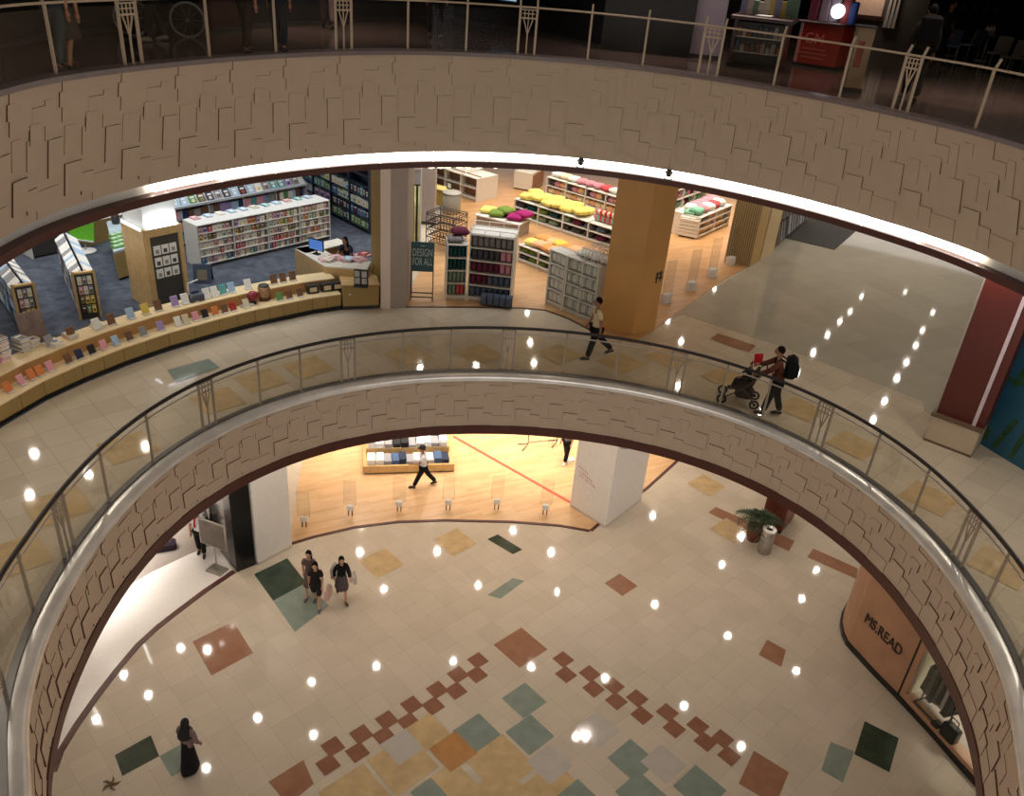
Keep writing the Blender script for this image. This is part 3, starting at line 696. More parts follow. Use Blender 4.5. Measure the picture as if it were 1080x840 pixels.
strip(bp[:9], .16, HS, 0, .12).build('cladding', M_shop, t, True)
strip(bp, 0, .16, .05, .2).build('plinth', M_black, t, True)
e = (bp[9]-bp[8]).normalized()
strip([bp[8]+e*.0, bp[8]+e*.05], .16, HS, .01, .14).build('shadow_gap', M_black, t, True)
w0 = bp[8]+e*.2
strip([bp[8]+e*.05, w0], .16, HS, 0, .12).build('jamb', M_shop, t, True)
strip([w0, bp[11]], .16, .3, 0, .3).build('sill', M_shop, t, True)
strip([w0, bp[11]], 4.2, HS, 0, .12).build('header', M_shop, t, True)
strip([w0, bp[11]], .3, 4.2, -.04, .015).build('glass', M_glass, t, True)
inn = Vector((e.y, -e.x, 0));
if inn.x < 0: inn = -inn
win = t
mb = MB(); mb.prism([w0+inn*.3, bp[11]+inn*.3, bp[11]+inn*2.6, w0+inn*2.6], .14, .3); mb.build('window_floor', M_grey, win, True)
mb = MB(); mb.prism([w0+inn*.2-e*.08, w0+inn*2.6-e*.08, w0+inn*2.6, w0+inn*.2], .14, 4.3); mb.build('window_side_wall', mat('warm_white_board', (226,220,196), .6, var=.02), win, True)
mb = MB(); mb.prism([w0+inn*2.6, bp[11]+inn*2.6, bp[11]+inn*2.7, w0+inn*2.7], .14, 4.3); mb.build('window_back_wall', mat('warm_white_board', (226,220,196), .6, var=.02), win, True)
# lettering follows the flat stretch of the front
A_, B_ = bp[6], bp[8]; dxy = (B_-A_).normalized(); nrm = Vector((dxy.y, -dxy.x, 0))
if nrm.x > 0: nrm = -nrm
cl_, cr_ = onplane(914,651,A_,nrm), onplane(951,689,A_,nrm)
cen = (cl_+cr_)/2; ln = (cr_-cl_).length
zz = cen.z; rotz = math.atan2(dxy.y, dxy.x)
o = text('lettering', 'MS.READ', .5, mat('black_letters', (30,22,20), .4), t, (0,0,0), (PI/2, 0, rotz), .012)
wdt = max(v.co.x for v in o.data.vertices)-min(v.co.x for v in o.data.vertices)
o.scale = (ln/wdt, .92, 1); o.location = cen+nrm*.03-t.location
# clothes rail in the window
b0 = at(985,752, .3)
rk = thing('clothes_rail', 'black clothes rail hung with grey garments in the lit window', 'clothes rail', b0, rotz)
for sx in (-.45,.45):
    MB().bar((sx,-.25,.02),(sx,.25,.02), .03).build('foot', M_black, rk); MB().bar((sx,0,.0),(sx,0,1.55), .03).build('post', M_black, rk)
MB().bar((-.45,0,1.55),(.45,0,1.55), .03).build('rail', M_black, rk); MB().bar((-.45,-.25,.02),(.45,-.25,.02), .03).build('front_bar', M_black, rk)
def garment(loc, rz, col, label, L=1.0, w=.46):
    g = thing('garment', label, 'garment', loc, rz, 'garments on the window rail')
    b = MB(); n = 8
    for sgn in (1,):
        prof = [(.04,0),(.1,-.05),(w*.5,-.12),(w*.47,-.5),(w*.55,-L)]
        for (a0, z0_), (a1, z1_) in zip(prof[:-1], prof[1:]):
            t0_, t1_ = .05+.03*(-z0_), .05+.03*(-z1_)
            b.hexa([(-t1_,-a1,z1_),(t1_,-a1,z1_),(t1_,a1,z1_),(-t1_,a1,z1_)], [(-t0_,-a0,z0_),(t0_,-a0,z0_),(t0_,a0,z0_),(-t0_,a0,z0_)])
    b.build('cloth', mat('cloth_%d_%d_%d' % col, col, .9, var=.2, scale=8), g)
    MB().tube([(0,0,0),(0,0,.06),(0,.03,.09),(0,0,.12)], .006, 6).build('hanger', M_steel, g)
gl = [(68,70,66),(84,86,80),(52,54,52),(96,98,92),(44,44,44),(150,150,146),(30,30,30)]
gn = ['dark olive grey','mid olive grey','charcoal','pale olive grey','near black','pale grey','black']
for i in range(7):
    x = -.36+i*.12; v = Matrix.Rotation(rotz, 4, 'Z') @ Vector((x, 0, 1.43)); garment(b0+v, rotz+R(random.uniform(-8,8)), gl[i], '%s garment, %s on the black rail from the left' % (gn[i], nth(i)), .85+.25*random.random())
b0 = at(1000,778, .3)
t = thing('handbag_display', 'black bag and shoes on the window floor before the clothes rail', 'bag', b0, rotz)
MB().rbox(-.22,-.14,0,.22,.14,.42,.05).build('body', M_black, t); MB().tube([(-.12,0,.4),(-.1,0,.62),(.1,0,.62),(.12,0,.4)], .016).build('handle', M_black, t); MB().rbox(-.5,-.12,0,-.28,.12,.1,.03).build('shoe', M_black, t)
# scrap on the floor
b0 = at(117,828); b = MB()
for k, a_ in enumerate((.2,1.5,2.6,3.9,5.3)): b.tube([(0,0,.02),(.12*math.cos(a_),.12*math.sin(a_),.03),(.2*math.cos(a_+.3),.2*math.sin(a_+.3),.01)], [.03,.02,.008], 6)
b.ball((0,0,.025),(.06,.05,.025)); o = b.build('dropped_ribbon', mat('brown_yellow_ribbon', (92,66,30), .6, var=.4, scale=14)); o.location = b0; tag(o, 'small brown yellow scrap dropped on the floor near the dark green tile', 'scrap')
# ------------------------------------------------------------------ first floor: bookshop
H1 = ZB2+.02-Z1
C1 = Z1+.012
bcol = {'white':(226,224,216),'cream':(214,200,168),'pink':(214,150,160),'red':(170,48,44),'orange':(206,120,66),'yellow':(214,186,84),'green':(96,140,84),'teal':(92,160,160),'blue':(66,98,160),'navy':(38,46,78),'black':(30,28,30),'brown':(112,78,54),'grey':(140,140,142),'lilac':(160,140,190),'pale green':(190,210,180),'pale blue':(160,188,214)}
_bk = {}
def book_mesh(col):
    if col not in _bk:
        b = MB(); b.box(-.5,0,0,.5,.12,1,0); b.box(-.5,.88,0,.5,1,1,0); b.box(-.5,.12,0,-.42,.88,1,0); b.box(-.42,.12,.02,.49,.88,.98,1)
        b.box(-.3,-.012,.62,.3,0,.8,1); b.box(-.22,-.012,.2,.22,0,.5,2)
        alt = random.choice([c for c in bcol if c != col])
        _bk[col] = b.mesh('book', [mat('cover_'+col.replace(' ','_'), bcol[col], .45, var=.05), M_paper, mat('cover_'+alt.replace(' ','_'), bcol[alt], .45, var=.05)])
    return _bk[col]
def book(p, rz, w, th, h, col, label, group, tilt=0.0):
    o = bpy.data.objects.new('book', book_mesh(col)); COL.objects.link(o); o.location = p; o.rotation_euler = (tilt, 0, rz); o.scale = (w, th, h)
    if 'magazine' in label: o.name = 'magazine'
    elif 'pack' in label: o.name = 'packet'
    return tag(o, label, o.name.split('.')[0], group)
def xf(A, an, x, y, z): return Vector((A.x+math.cos(an)*x-math.sin(an)*y, A.y+math.sin(an)*x+math.cos(an)*y, A.z+z))
# curved two tier display counter following the gallery edge
cp = cl[:-1]
def offs(pts, d):
    out = []
    for i in range(len(pts)):
        t_ = (pts[min(i+1, len(pts)-1)]-pts[max(i-1, 0)]); n_ = Vector((-t_.y, t_.x, 0)).normalized(); out.append(pts[i]+n_*d)
    return out
ct = thing('display_counter', 'long curved two tier oak counter at the edge of the bookshop', 'counter', cp[6])
def band(pts, d0, d1, z0, z1):
    b = MB(); a = offs(pts, d0); c_ = offs(pts, d1)
    for i in range(len(pts)-1): b.prism([a[i], a[i+1], c_[i+1], c_[i]], Z1+z0, Z1+z1)
    return b
band(cp, .06, 1.0, .0, .14).build('plinth', mat('dark_plinth', (34,30,26), .4), ct, True)
# front panels one by one so that the seams show
for i in range(len(cp)-1):
    n_ = 2 if i > 1 else 3
    for k in range(n_):
        a_, b_ = cp[i].lerp(cp[i+1], k/n_), cp[i].lerp(cp[i+1], (k+1)/n_); e_ = (b_-a_).normalized()*.006
        band([a_+e_, b_-e_], 0, .03, .14, .47).build('front_panel', M_olive, ct, True)
M_oakl = mat('light_oak_shelf', (222,198,152), .4, var=.08, scale=4)
band(cp, -.01, .5, .47, .5).build('lower_shelf', M_oakl, ct, True)
band(cp, .48, .52, .5, .78).build('riser', mat('oak_riser', (186,142,86), .45, var=.1), ct, True)
band(cp, .46, 1.02, .78, .81).build('upper_shelf', M_oakl, ct, True)
band(cp, .52, 1.0, .14, .78).build('carcass', M_olive, ct, True)
# end cabinet against the column
A, L, an = front((361,327.5),(400,326), Z1)
t = thing('end_cabinet', 'olive oak cabinet with a small white knob beside the grey column', 'cabinet', A, an)
MB().box(0.02,.06,0,L,.95,.12).build('plinth', M_char, t); MB().rbox(0.02,0,.12,L,1.0,.74,.01).build('body', M_olive, t); MB().box(0,-.02,.74,L+.02,1.02,.78).build('top', M_oak, t)
o = MB().box(.06,-.02,.15,L-.04,0,.71).build('door', M_olive, t); MB().ball((.22,-.04,.5),(.03,.03,.03)).build('knob', M_white, o)
# items on the counter
def lower_z(): return Z1+.5
def on(x, y, h): return at(x, y, Z1+h)
ang = lambda p: math.atan2(p.y-CY, p.x-CX)-PI/2
def snap(p, d):
    best = None
    for a_, b_ in zip(cp[:-1], cp[1:]):
        e_ = b_-a_; e_.z = 0; q = p-a_; q.z = 0; t_ = min(max(q.dot(e_)/e_.dot(e_), 0), 1); f = a_+e_*t_; n_ = Vector((-e_.y, e_.x, 0)).normalized()
        k = (Vector((p.x, p.y, 0))-Vector((f.x, f.y, 0))).length
        if best is None or k < best[0]: best = (k, Vector((f.x+n_.x*d, f.y+n_.y*d, p.z)), math.atan2(e_.y, e_.x))
    return best[1], best[2]
def stand_book(x, y, h, col, i, where, w=.17, ht=.24):
    p, rz = snap(on(x, y, h), .2 if h < .6 else .68)
    t = thing('book_display', '%s book on a small stand, %s from the left on the %s' % (col, nth(i), where), 'book', p, rz, 'books on show on the %s' % where)
    b = MB(); b.hexa([(-w/2,0,.03),(w/2,0,.03),(w/2,.03,.03),(-w/2,.03,.03)], [(-w/2,.09,ht),(w/2,.09,ht),(w/2,.12,ht),(-w/2,.12,ht)]); b.build('cover', mat('cover_'+col.replace(' ','_'), bcol[col], .45, var=.05), t)
    alt = random.choice(['white','navy','brown','black','cream'])
    b = MB(); b.hexa([(-w*.3,.022,.06),(w*.3,.022,.06),(w*.3,.026,.06),(-w*.3,.026,.06)], [(-w*.2,.058,ht*.62),(w*.2,.058,ht*.62),(w*.2,.062,ht*.62),(-w*.2,.062,ht*.62)]); b.build('cover_print', mat('cover_'+alt, bcol[alt], .45, var=.05), t)
    b = MB(); b.box(-w/2,-.05,0,w/2,.14,.03); b.bar((0,.12,.03),(0,.16,ht*.5),.015); b.build('stand', mat('clear_stand', (206,200,190), .3), t)
    return t
low = [(67,380,'brown'),(80,375.5,'navy'),(93,370.5,'black'),(106,366,'pink'),(119,360.5,'pale blue'),(132,355.5,'brown'),(145,350,'grey'),(163,344,'lilac'),(182,338.5,'white'),(190,336,'cream'),(200,333,'pink'),(210,330.5,'black'),(221,327.5,'orange'),(231,325,'brown'),(240,323,'red'),(255,320.5,'cream'),(293,314.5,'green'),(304,313.2,'brown'),(316,311.5,'brown'),(7,412,'orange'),(20,404,'pink'),(31,398.5,'orange'),(40,394,'orange'),(50,389,'pink')]
low.sort()
for i, (x, y, c_) in enumerate(low): stand_book(x, y+1, .5, c_, i, 'lower counter shelf', .17, .22)
upr = [(55,366,'grey'),(76,357,'brown'),(102,347,'white'),(117,342,'brown'),(137,335.5,'pale blue'),(152,330.5,'yellow'),(167,327.5,'brown'),(183,322,'lilac'),(195,320,'white'),(207,317,'navy'),(218,314.5,'white'),(227,313,'white'),(237,311.5,'teal'),(247,310,'pale blue'),(264,306.5,'white'),(293,302.5,'brown'),(303,301,'brown'),(313,299,'brown')]
for i, (x, y, c_) in enumerate(upr): stand_book(x, y, .81, c_, i, 'upper counter shelf', .19, .26)
# stacks and leaning things at the left end
for i, (x, y, n, c_) in enumerate([(8,381,16,'pink'),(29,371,9,'grey'),(38,366,5,'cream'),(63,365.5,3,'white'),(79,358,3,'cream'),(107,346,2,'cream')]):
    p = on(x, y, .81); rz = ang(p)
    for k in range(n):
        c2 = random.choice([c_, 'cream', 'pink', 'grey', 'brown']) if k else c_
        o = bpy.data.objects.new('book', book_mesh(c2)); COL.objects.link(o); o.location = p+Vector((random.uniform(-.02,.02), random.uniform(-.02,.02), k*.036+.036)); o.rotation_euler = (-PI/2, 0, rz+random.uniform(-.12,.12)); o.scale = (.24,.035,.3)
        o.location.z = p.z+k*.036+.035
        tag(o, '%s book, %s from the bottom, %s flat stack along the upper counter shelf' % (c2, nth(k), nth(i)), 'book', 'books lying in flat stacks on the counter')
p = on(28,352,.81); t = thing('poster_board', 'dark printed poster board leaning at the left end of the counter', 'poster', on(39,362,.81), ang(p)-.2)
MB().hexa([(-.28,0,0),(.28,0,0),(.28,.03,0),(-.28,.03,0)], [(-.28,.16,.72),(.28,.16,.72),(.28,.19,.72),(-.28,.19,.72)]).build('board', mat('brown_grey_poster', (112,92,84), .4, var=.4, scale=4), t)
MB().bar((0,.1,.3),(0,.38,.0),.03).build('strut', M_char, t)
p = on(279,316,.5); t = thing('glass_jar', 'tall glass jar with brown trinkets on the lower counter shelf', 'jar', p)
MB().lathe([(.13,0),(.17,.05),(.18,.2),(.17,.36),(.14,.4)], n=20).build('bowl', mat('brown_glass', (156,118,86), .15, var=.35, scale=9), t)
MB().lathe([(.14,.4),(.15,.42),(.1,.45),(.0001,.46)], n=20).build('lid', M_char, t); MB().lathe([(.15,.002),(.175,.05),(.178,.12),(.0001,.13)], n=20).build('contents', mat('trinkets', (90,46,30), .6, var=.6, scale=22), t)
p = on(266,309.5,.81)-Vector((0,.3,.2)); p.z = Z1+.5
t = thing('globe', 'dark red round globe beside the tall glass jar', 'globe', on(267,320,.5))
MB().lathe([(.09,0),(.09,.02),(.02,.04),(.02,.08)], n=14).build('base', M_char, t); MB().ball((0,0,.22),.145,14,10).build('ball', mat('crimson_ball', (130,32,48), .3, var=.3, scale=8), t)
t = thing('tray', 'pale grey tray left of the tall glass jar', 'tray', on(269,321,.5)+Vector((-.15,-.12,0)), ang(on(269,321,.5)))
MB().rbox(-.22,-.09,0,.16,.06,.05,.02).build('body', mat('grey_tray', (170,168,160), .4), t)
A_ = on(320,310,.5)
for i, (x, y) in enumerate([(330,310),(345,308),(356,306.5)]):
    p = on(x, y-1, .5); b = MB(); b.rbox(-.17,-.06,0,.17,.1,.25,.02); b.box(-.1,-.064,.05,.1,-.06,.18,1); o = b.build('gift_box', [mat('black_card', (40,36,32), .6), mat('cover_cream', bcol['cream'], .45)]); o.location = p; o.rotation_euler = (0,0,ang(p)); tag(o, 'black gift box, %s of three at the right end of the lower shelf' % nth(i), 'box', 'black gift boxes on the lower shelf')
# ---- long white bookcase, four bays, five shelves, face out books
def bookcase(a, b, z, depth, h, bays, shelves, label, name='bookcase', double=True, mfr=None, mbk=None):
    A, L, an = front(a, b, z); t = thing(name, label, 'bookcase', A, an); mf = mfr or M_offwhite
    for x in (0, L-.04): MB().box(x,0,0,x+.04,depth,h).build('side_panel', mf, t)
    MB().box(.04,.02,0,L-.04,depth-.02,.1).build('plinth', M_char, t)
    MB().box(.04,depth*.5-.02,.1,L-.04,depth*.5+.02,h+.02).build('back_panel', mbk or mf, t)
    for k in range(1, bays): x = L*k/bays; MB().box(x-.02,.0,.1,x+.02,depth*.5-.02,h).build('divider', mf, t)
    for k in range(shelves+1):
        z_ = .1+(h-.13)*k/shelves
        if k < shelves: MB().box(.04,.0,z_,L-.04,depth*.5-.02,z_+.025).build('shelf', mf, t)
    MB().rbox(0,0,h,L,depth,h+.03,.01).build('top', mf, t)
    return t, A, L, an
t, A, L, an = bookcase((212,284),(349,252), C1, .8, 1.36, 4, 5, 'long low white bookcase of face out books, nearest the oak counter', mfr=mat('white_bookcase', (206,204,198), .5, var=.03))
pal = [['green','white','pink','white','lilac','red'],['brown','orange','brown','cream','yellow','green','pale green'],['white','brown','white','cream','pink','grey'],['cream','white','white','red','pink','orange'],['cream','blue','red','white','pink','teal','green']]
shn = ['top','second','third','fourth','bottom']
for by in range(4):
    for s in range(5):
        x = L*by/4+.07; xe = L*(by+1)/4-.07; z_ = .1+(1.23)*(4-s)/5+.025; i = 0
        while x < xe-.08:
            w = random.choice([.13,.16,.18]) if s < 3 else random.choice([.05,.07,.13])
            w = min(w, xe-x); c_ = random.choice(pal[s]+(['white','cream'] if by != 1 else ['orange','white'])); hh = random.uniform(.185,.212)
            book(xf(A, an, x+w/2, .03+random.uniform(0,.03), z_), an, w-.008, random.choice([.05,.08,.12]), hh, c_, '%s book, %s from the left, %s shelf, %s bay of the long white bookcase' % (c_, nth(i), shn[s], nth(by)), 'books in the long white bookcase', 0.0)
            x += w; i += 1
# flat books lying on top of it
for k in range(11):
    c_ = random.choice(['white','pink','pale blue','cream','teal']); p = xf(A, an, .35+k*.42, .5, 1.39)
    o = book(p+Vector((0,0,.04)), an+random.uniform(-.1,.1), .22, .04, .3, c_, '%s book lying flat, %s from the left, top of long white bookcase' % (c_, nth(k)), 'books lying on the long white bookcase', -PI/2)
# ---- two further rows with slanted displays
def stuff_books(t, A, an, L, y, z, rows, dz, hh, cols, name='books', lean=.1):
    b = MB(); ms = [mat('cover_'+c.replace(' ','_'), bcol[c], .45, var=.05) for c in cols]
    for r in range(rows):
        x = .06
        while x < L-.1:
            w = random.uniform(.08,.3); w = min(w, L-.06-x); h_ = hh*random.uniform(.8,1)
            k = random.randrange(len(cols)); z_ = z+r*dz
            b.hexa([(x,y,z_),(x+w-.01,y,z_),(x+w-.01,y+.05,z_),(x,y+.05,z_)], [(x,y+lean,z_+h_),(x+w-.01,y+lean,z_+h_),(x+w-.01,y+.05+lean,z_+h_),(x,y+.05+lean,z_+h_)], k); x += w
    o = b.build(name, ms); o.location = A; o.rotation_euler = (0,0,an); o['kind'] = 'stuff'
    return o
mwb = mat('white_bookcase', (206,204,198), .5, var=.03)
for ri, (a_, b_, hgt, lab, cols) in enumerate([((186,262),(325,231),1.62,'white bookcase with slanted magazines, second row from the counter',['pink','lilac','teal','grey','navy','green','pale blue','white','black','brown']),((184,237),(296,212),1.62,'white bookcase with slanted magazines, third row from the counter',['pale blue','pink','grey','white','navy','cream','red'])]):
    t, A, L, an = bookcase(a_, b_, C1, .9, hgt-.32, 4, 3, lab, mfr=mwb)
    MB().hexa([(0,.05,hgt-.29),(L,.05,hgt-.29),(L,.85,hgt-.29),(0,.85,hgt-.29)], [(0,.38,hgt),(L,.38,hgt),(L,.52,hgt),(0,.52,hgt)]).build('slanted_rack', mwb, t)
    MB().box(0,-.04,hgt-.34,L,.0,hgt-.26).build('lip', mat('ice_white_lip', (214,222,228), .3), t)
    o = stuff_books(t, A, an, L, .0, .14, 3, (hgt-.45)/3, .3, cols, 'magazines', .02); tag(o, 'mixed magazines on the shelves of the %s row white bookcase' % nth(ri+1), 'magazines')
    n = int(L/.32)
    for k in range(n):
        c_ = random.choice(cols); book(xf(A, an, .2+k*(L-.3)/n, .0, hgt-.27), an, .25, .03, .32, c_, '%s magazine, %s from the left on the slanted rack of the %s row' % (c_, nth(k), nth(ri+1)), 'magazines on the slanted rack of the %s row' % nth(ri+1), R(-38))
# ---- dark wall shelving at the back
A, L, an = front((349,227),(389,247.5), C1)
L2_ = L; mdk = mat('dark_blue_shelving', (34,44,60), .5, var=.1)
t = thing('wall_shelving', 'tall dark blue wall shelving of teal and blue books behind the cashier', 'wall shelving', A, an)
Lw = L*2.0; x0 = -L
MB().box(x0,.38,0,L,.42,3.3).build('back_panel', mdk, t)
for k in range(5): x = x0+(L-x0)*k/4; MB().box(x-.03,0,0,x+.03,.38,3.3).build('upright', mdk, t)
for k in range(9): MB().box(x0,0,.12+k*.38,L,.38,.15+k*.38).build('shelf', mdk, t)
MB().box(x0,.02,0,L,.38,.12).build('plinth', M_black, t)
pc = ['teal','blue','pale blue','pale green','navy','grey','black','white','lilac','green']
for s in range(8):
    for by in range(4):
        x = x0+(L-x0)*by/4+.05; xe = x0+(L-x0)*(by+1)/4-.05; i = 0; c0_ = random.choice(pc)
        while x < xe-.1:
            w = min(random.choice([.18,.28,.4]), xe-x); c_ = random.choice([c0_, c0_, random.choice(pc)])
            if s < 4: book(xf(A, an, x+w/2, .04, .15+s*.38), an, w-.01, .2, random.uniform(.24,.31), c_, '%s book, %s in the %s bay, %s shelf up, dark wall shelving' % (c_, nth(i), nth(by), nth(s)), 'books in the dark wall shelving')
            x += w; i += 1
# ---- pillar with wooden display and lit top
pl, pr = at(163,328,C1), at(200,318,C1); d = pr-pl; an = math.atan2(d.y, d.x); L = d.length
t = thing('display_pillar', 'white pillar clad in an oak frame with dark panel of hanging cards', 'pillar', pl, an)
hw = up(243, pl)
MB().box(.06,.06,0,L-.06,L+.1,H1).build('shaft', mat('cool_white_pillar', (206,208,206), .5, var=.02), t)
for x in (0, L-.12): MB().box(x,-.06,0,x+.12,.08,hw).build('frame_upright', M_oak, t)
MB().box(.12,-.06,hw-.22,L-.12,.08,hw).build('frame_header', M_oak, t); MB().box(.12,-.0,.0,L-.12,.05,hw-.22).build('panel', mat('slate_panel', (70,68,62), .6), t)
MB().box(-.02,0,0,.0,L+.1,hw).build('side_cladding', M_oak, t)
M_cool = emis('cool_light', (236,246,255), 5.0)
MB().box(.1,-.05,hw,L-.1,.03,hw+.05).build('light_bar', M_cool, t); MB().box(-.04,.1,hw-.05,-.02,L,hw+.02).build('side_light_bar', M_cool, t)
lt = bpy.data.lights.new('lamp','AREA'); lt.shape = 'RECTANGLE'; lt.size = L*.8; lt.size_y = .06; lt.energy = 14; lt.color = (.92,.96,1); lo = bpy.data.objects.new('lamp', lt); COL.objects.link(lo); lo.parent = t; lo.location = (L/2,-.02,hw+.06); lo.rotation_euler = (PI-.25,0,0)
for r in range(3):
    for c_ in range(3):
        p = xf(pl, an, .12+(L-.24)*(.22+.28*c_), -.012, hw-.62-r*.33)
        b = MB(); b.box(-.1,-.012,-.13,.1,.0,.13,0); b.box(-.05,-.016,-.09,.05,-.012,.02,1 if (r+c_) % 2 else 2); b.tube([(0,-.005,.13),(0,-.005,.16)], .006, 6, 1)
        o = b.build('hanging_card', [M_paper, mat('card_print', (70,70,74), .6), mat('card_print_grey', (150,148,146), .6)]); o.location = p; o.rotation_euler = (0,0,an)
        tag(o, 'white printed card hanging in the %s row, %s column of the dark pillar panel' % (nth(r), nth(c_)), 'card', 'cards on the dark pillar panel')
# ---- cashier desk
A, L, an = front((313,297.5),(351,292.5), C1)
HD = C1+1.02; q1, q2, q3, q1b = [Vector((v.x, v.y, C1)) for v in (at(311,262,HD), at(343,281,HD), at(387,284.5,HD), at(356,251.5,HD))]
t = thing('cashier_desk', 'angled oak cashier desk with white top behind the curved counter', 'desk', q1)
hd = .98; pts = [q1, q2+Vector((0,.0,0)), q3]
def slab(pts, depth, z0, z1):
    b = MB(); a = pts; c_ = offs(pts, depth)
    for i in range(len(pts)-1): b.prism([a[i], a[i+1], c_[i+1], c_[i]], C1+z0, C1+z1)
    return b
slab(pts, .6, 0, hd).build('front_panel', M_oak, t, True); slab(pts, .7, hd, hd+.04).build('worktop', mat('pale_worktop', (214,208,192), .35), t, True)
slab([q1b, q1], .5, 0, hd).build('return_panel', M_oak, t, True); slab([q1b, q1], .55, hd, hd+.04).build('return_top', mat('pale_worktop', (214,208,192), .35), t, True)
m0 = at(334,268,HD)
t = thing('monitor', 'black computer screen with a blue picture on the cashier desk', 'monitor', m0, R(-25))
MB().rbox(-.12,-.08,0,.12,.08,.02,.01).build('base', M_black, t); MB().box(-.02,-.02,.02,.02,.02,.16).build('neck', M_black, t); o = MB().box(-.27,-.02,.12,.27,.02,.46).build('bezel', M_black, t); MB().box(-.25,-.026,.14,.25,-.02,.44).build('screen', emis('blue_screen', (70,110,180), .7), o)
for i, (x, y, c_) in enumerate([(344,277,'white'),(350,276,'red'),(355,275.5,'pink'),(366,277,'pale blue'),(376,277,'pink'),(381,272,'red')]):
    p = at(x, y, C1+hd+.04)
    for k in range(3):
        c2 = c_ if k == 2 else random.choice(['white','pink','cream']); o = book(p+Vector((0,0,.03*k+.03)), R(random.uniform(-40,40)), .26, .03, .34, c2, '%s magazine, %s in the %s loose pile on the cashier desk' % (c2, nth(k), nth(i)), 'magazines on the cashier desk', -PI/2)
t = thing('card_rack', 'small dark rack of white cards standing on the counter end', 'rack', at(382,300,Z1+.8)+Vector((0,-.2,0)), 0)
MB().box(-.2,-.08,0,.2,.08,.03).box(-.2,.05,.03,.2,.08,.5).build('frame', M_char, t)
for z in (.08,.29):
    for x in (-.1,.1): MB().box(x-.07,-.0,z,x+.07,.03,z+.17).build('card', mat('grey_card', (170,168,166), .5, var=.3, scale=9), t)
# ---- partition behind the grey column and the column itself
a, b_, c_ = at(401.5,325.5,Z1), at(411.5,326,Z1), at(428.5,324,Z1)
t = thing('column', 'grey and white rectangular column between the bookshop and homeware shop', 'column', b_)
up_ = Vector((0,1,0))
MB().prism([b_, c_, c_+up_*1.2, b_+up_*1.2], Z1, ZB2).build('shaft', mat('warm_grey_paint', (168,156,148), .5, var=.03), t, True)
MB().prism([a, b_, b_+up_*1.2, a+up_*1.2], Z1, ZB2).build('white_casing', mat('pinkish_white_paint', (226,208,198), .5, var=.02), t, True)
a2 = at(390,318,C1); b2 = at(402,322,C1)
t = thing('partition', 'oak partition panel behind the grey and white column', 'partition', a2)
MB().prism([a2+Vector((0,.3,0)), b2+Vector((0,.25,0)), b2+Vector((0,2.6,0)), a2+Vector((0,2.7,0))], C1, ZB2).build('panel', M_olive, t, True); MB().prism([a2+Vector((-.03,.27,0)), b2+Vector((0,.22,0)), b2+Vector((0,2.6,0)), a2+Vector((-.03,2.7,0))], C1, C1+.12).build('skirting', M_char, t, True)
# ---- low gondolas running back at the left
def gondola(a, b, back, label, h, cols, gname):
    A, L, an = front(a, b, C1); Bk = at(back[0], back[1], C1+h); Bk.z = C1; D = max(3.0, (Bk-A).length)
    dv = (Bk-A).normalized(); an2 = math.atan2(dv.y, dv.x)-PI/2; an = an2
    t = thing('gondola', label, 'gondola shelf', A, an)
    for x in (0, L-.06): MB().box(x,-.02,0,x+.06,.06,h).build('end_post', M_oak, t)
    MB().box(.06,.0,0,L-.06,.04,h-.05).build('end_panel', M_char, t); MB().box(0,-.03,h-.05,L,.07,h).build('end_cap', M_oak, t)
    MB().box(.06,.06,0,L-.06,D,.1).build('plinth', M_black, t); MB().box(L/2-.03,.06,.1,L/2+.03,D,h).build('spine_panel', mat('grey_steel_shelving', (92,98,106), .5), t)
    for s in range(3):
        z = .1+s*(h-.25)/3
        MB().box(.02,.06,z,L-.02,D,z+.025).build('shelf', mat('grey_steel_shelving', (92,98,106), .5), t)
    MB().hexa([(.02,.06,h-.16),(L-.02,.06,h-.16),(L-.02,D,h-.16),(.02,D,h-.16)], [(L/2-.06,.06,h),(L/2+.06,.06,h),(L/2+.06,D,h),(L/2-.06,D,h)]).build('ridge', mat('ice_white_lip', (214,222,228), .3), t)
    b = MB(); ms = [mat('cover_'+c.replace(' ','_'), bcol[c], .45, var=.05) for c in cols]
    for sgn in (0, 1):
        for s in range(3):
            y = .1
            while y < D-.2:
                w = random.uniform(.1,.28); z = .125+s*(h-.25)/3; xx = (.03, L*.3) if sgn == 0 else (L*.7, L-.03)
                b.box(xx[0], y, z, xx[1], y+w-.01, z+random.uniform(.24,.33), random.randrange(len(cols))); y += w
        y = .1
        while y < D-.2:
            w = random.uniform(.16,.3); e0, e1 = (.0, L*.44) if sgn == 0 else (L*.56, L)
            zz0, zz1 = (h-.15, h+.02) if sgn == 0 else (h+.02, h-.15); b.hexa([(e0,y,zz0),(e1,y,zz1),(e1,y+w-.02,zz1),(e0,y+w-.02,zz0)], [(e0,y,zz0+.03),(e1,y,zz1+.03),(e1,y+w-.02,zz1+.03),(e0,y+w-.02,zz0+.03)], random.choice([0,0,1,2])); y += w
    o = b.build('books', ms); o.location = A; o.rotation_euler = (0,0,an); o['kind'] = 'stuff'; tag(o, 'mixed books filling the shelves of the %s' % gname, 'books')
    # face out things on the end panel
    for r in range(4):
        n = 3
        for k in range(n):
            x = .1+(L-.2)*(k+.5)/n; c_ = [['white','grey','white'],['pink','white','grey'],['brown','yellow','yellow'],['black','green','yellow']][r][k]
            p = xf(A, an, x, -.045, h-.34-r*.27); book(p, an, (L-.2)/n*.85, .035, .22, c_, '%s pack, %s in the %s row on the end of the %s' % (c_, nth(k), nth(r), gname), 'packs on the end of the %s' % gname)
    return t
gondola((84,337.5),(107,332.5),(56,247), 'low oak ended gondola with yellow packs, right one of the two by the counter', 1.32, ['white','pale blue','grey','brown','black','pink'], 'right gondola')
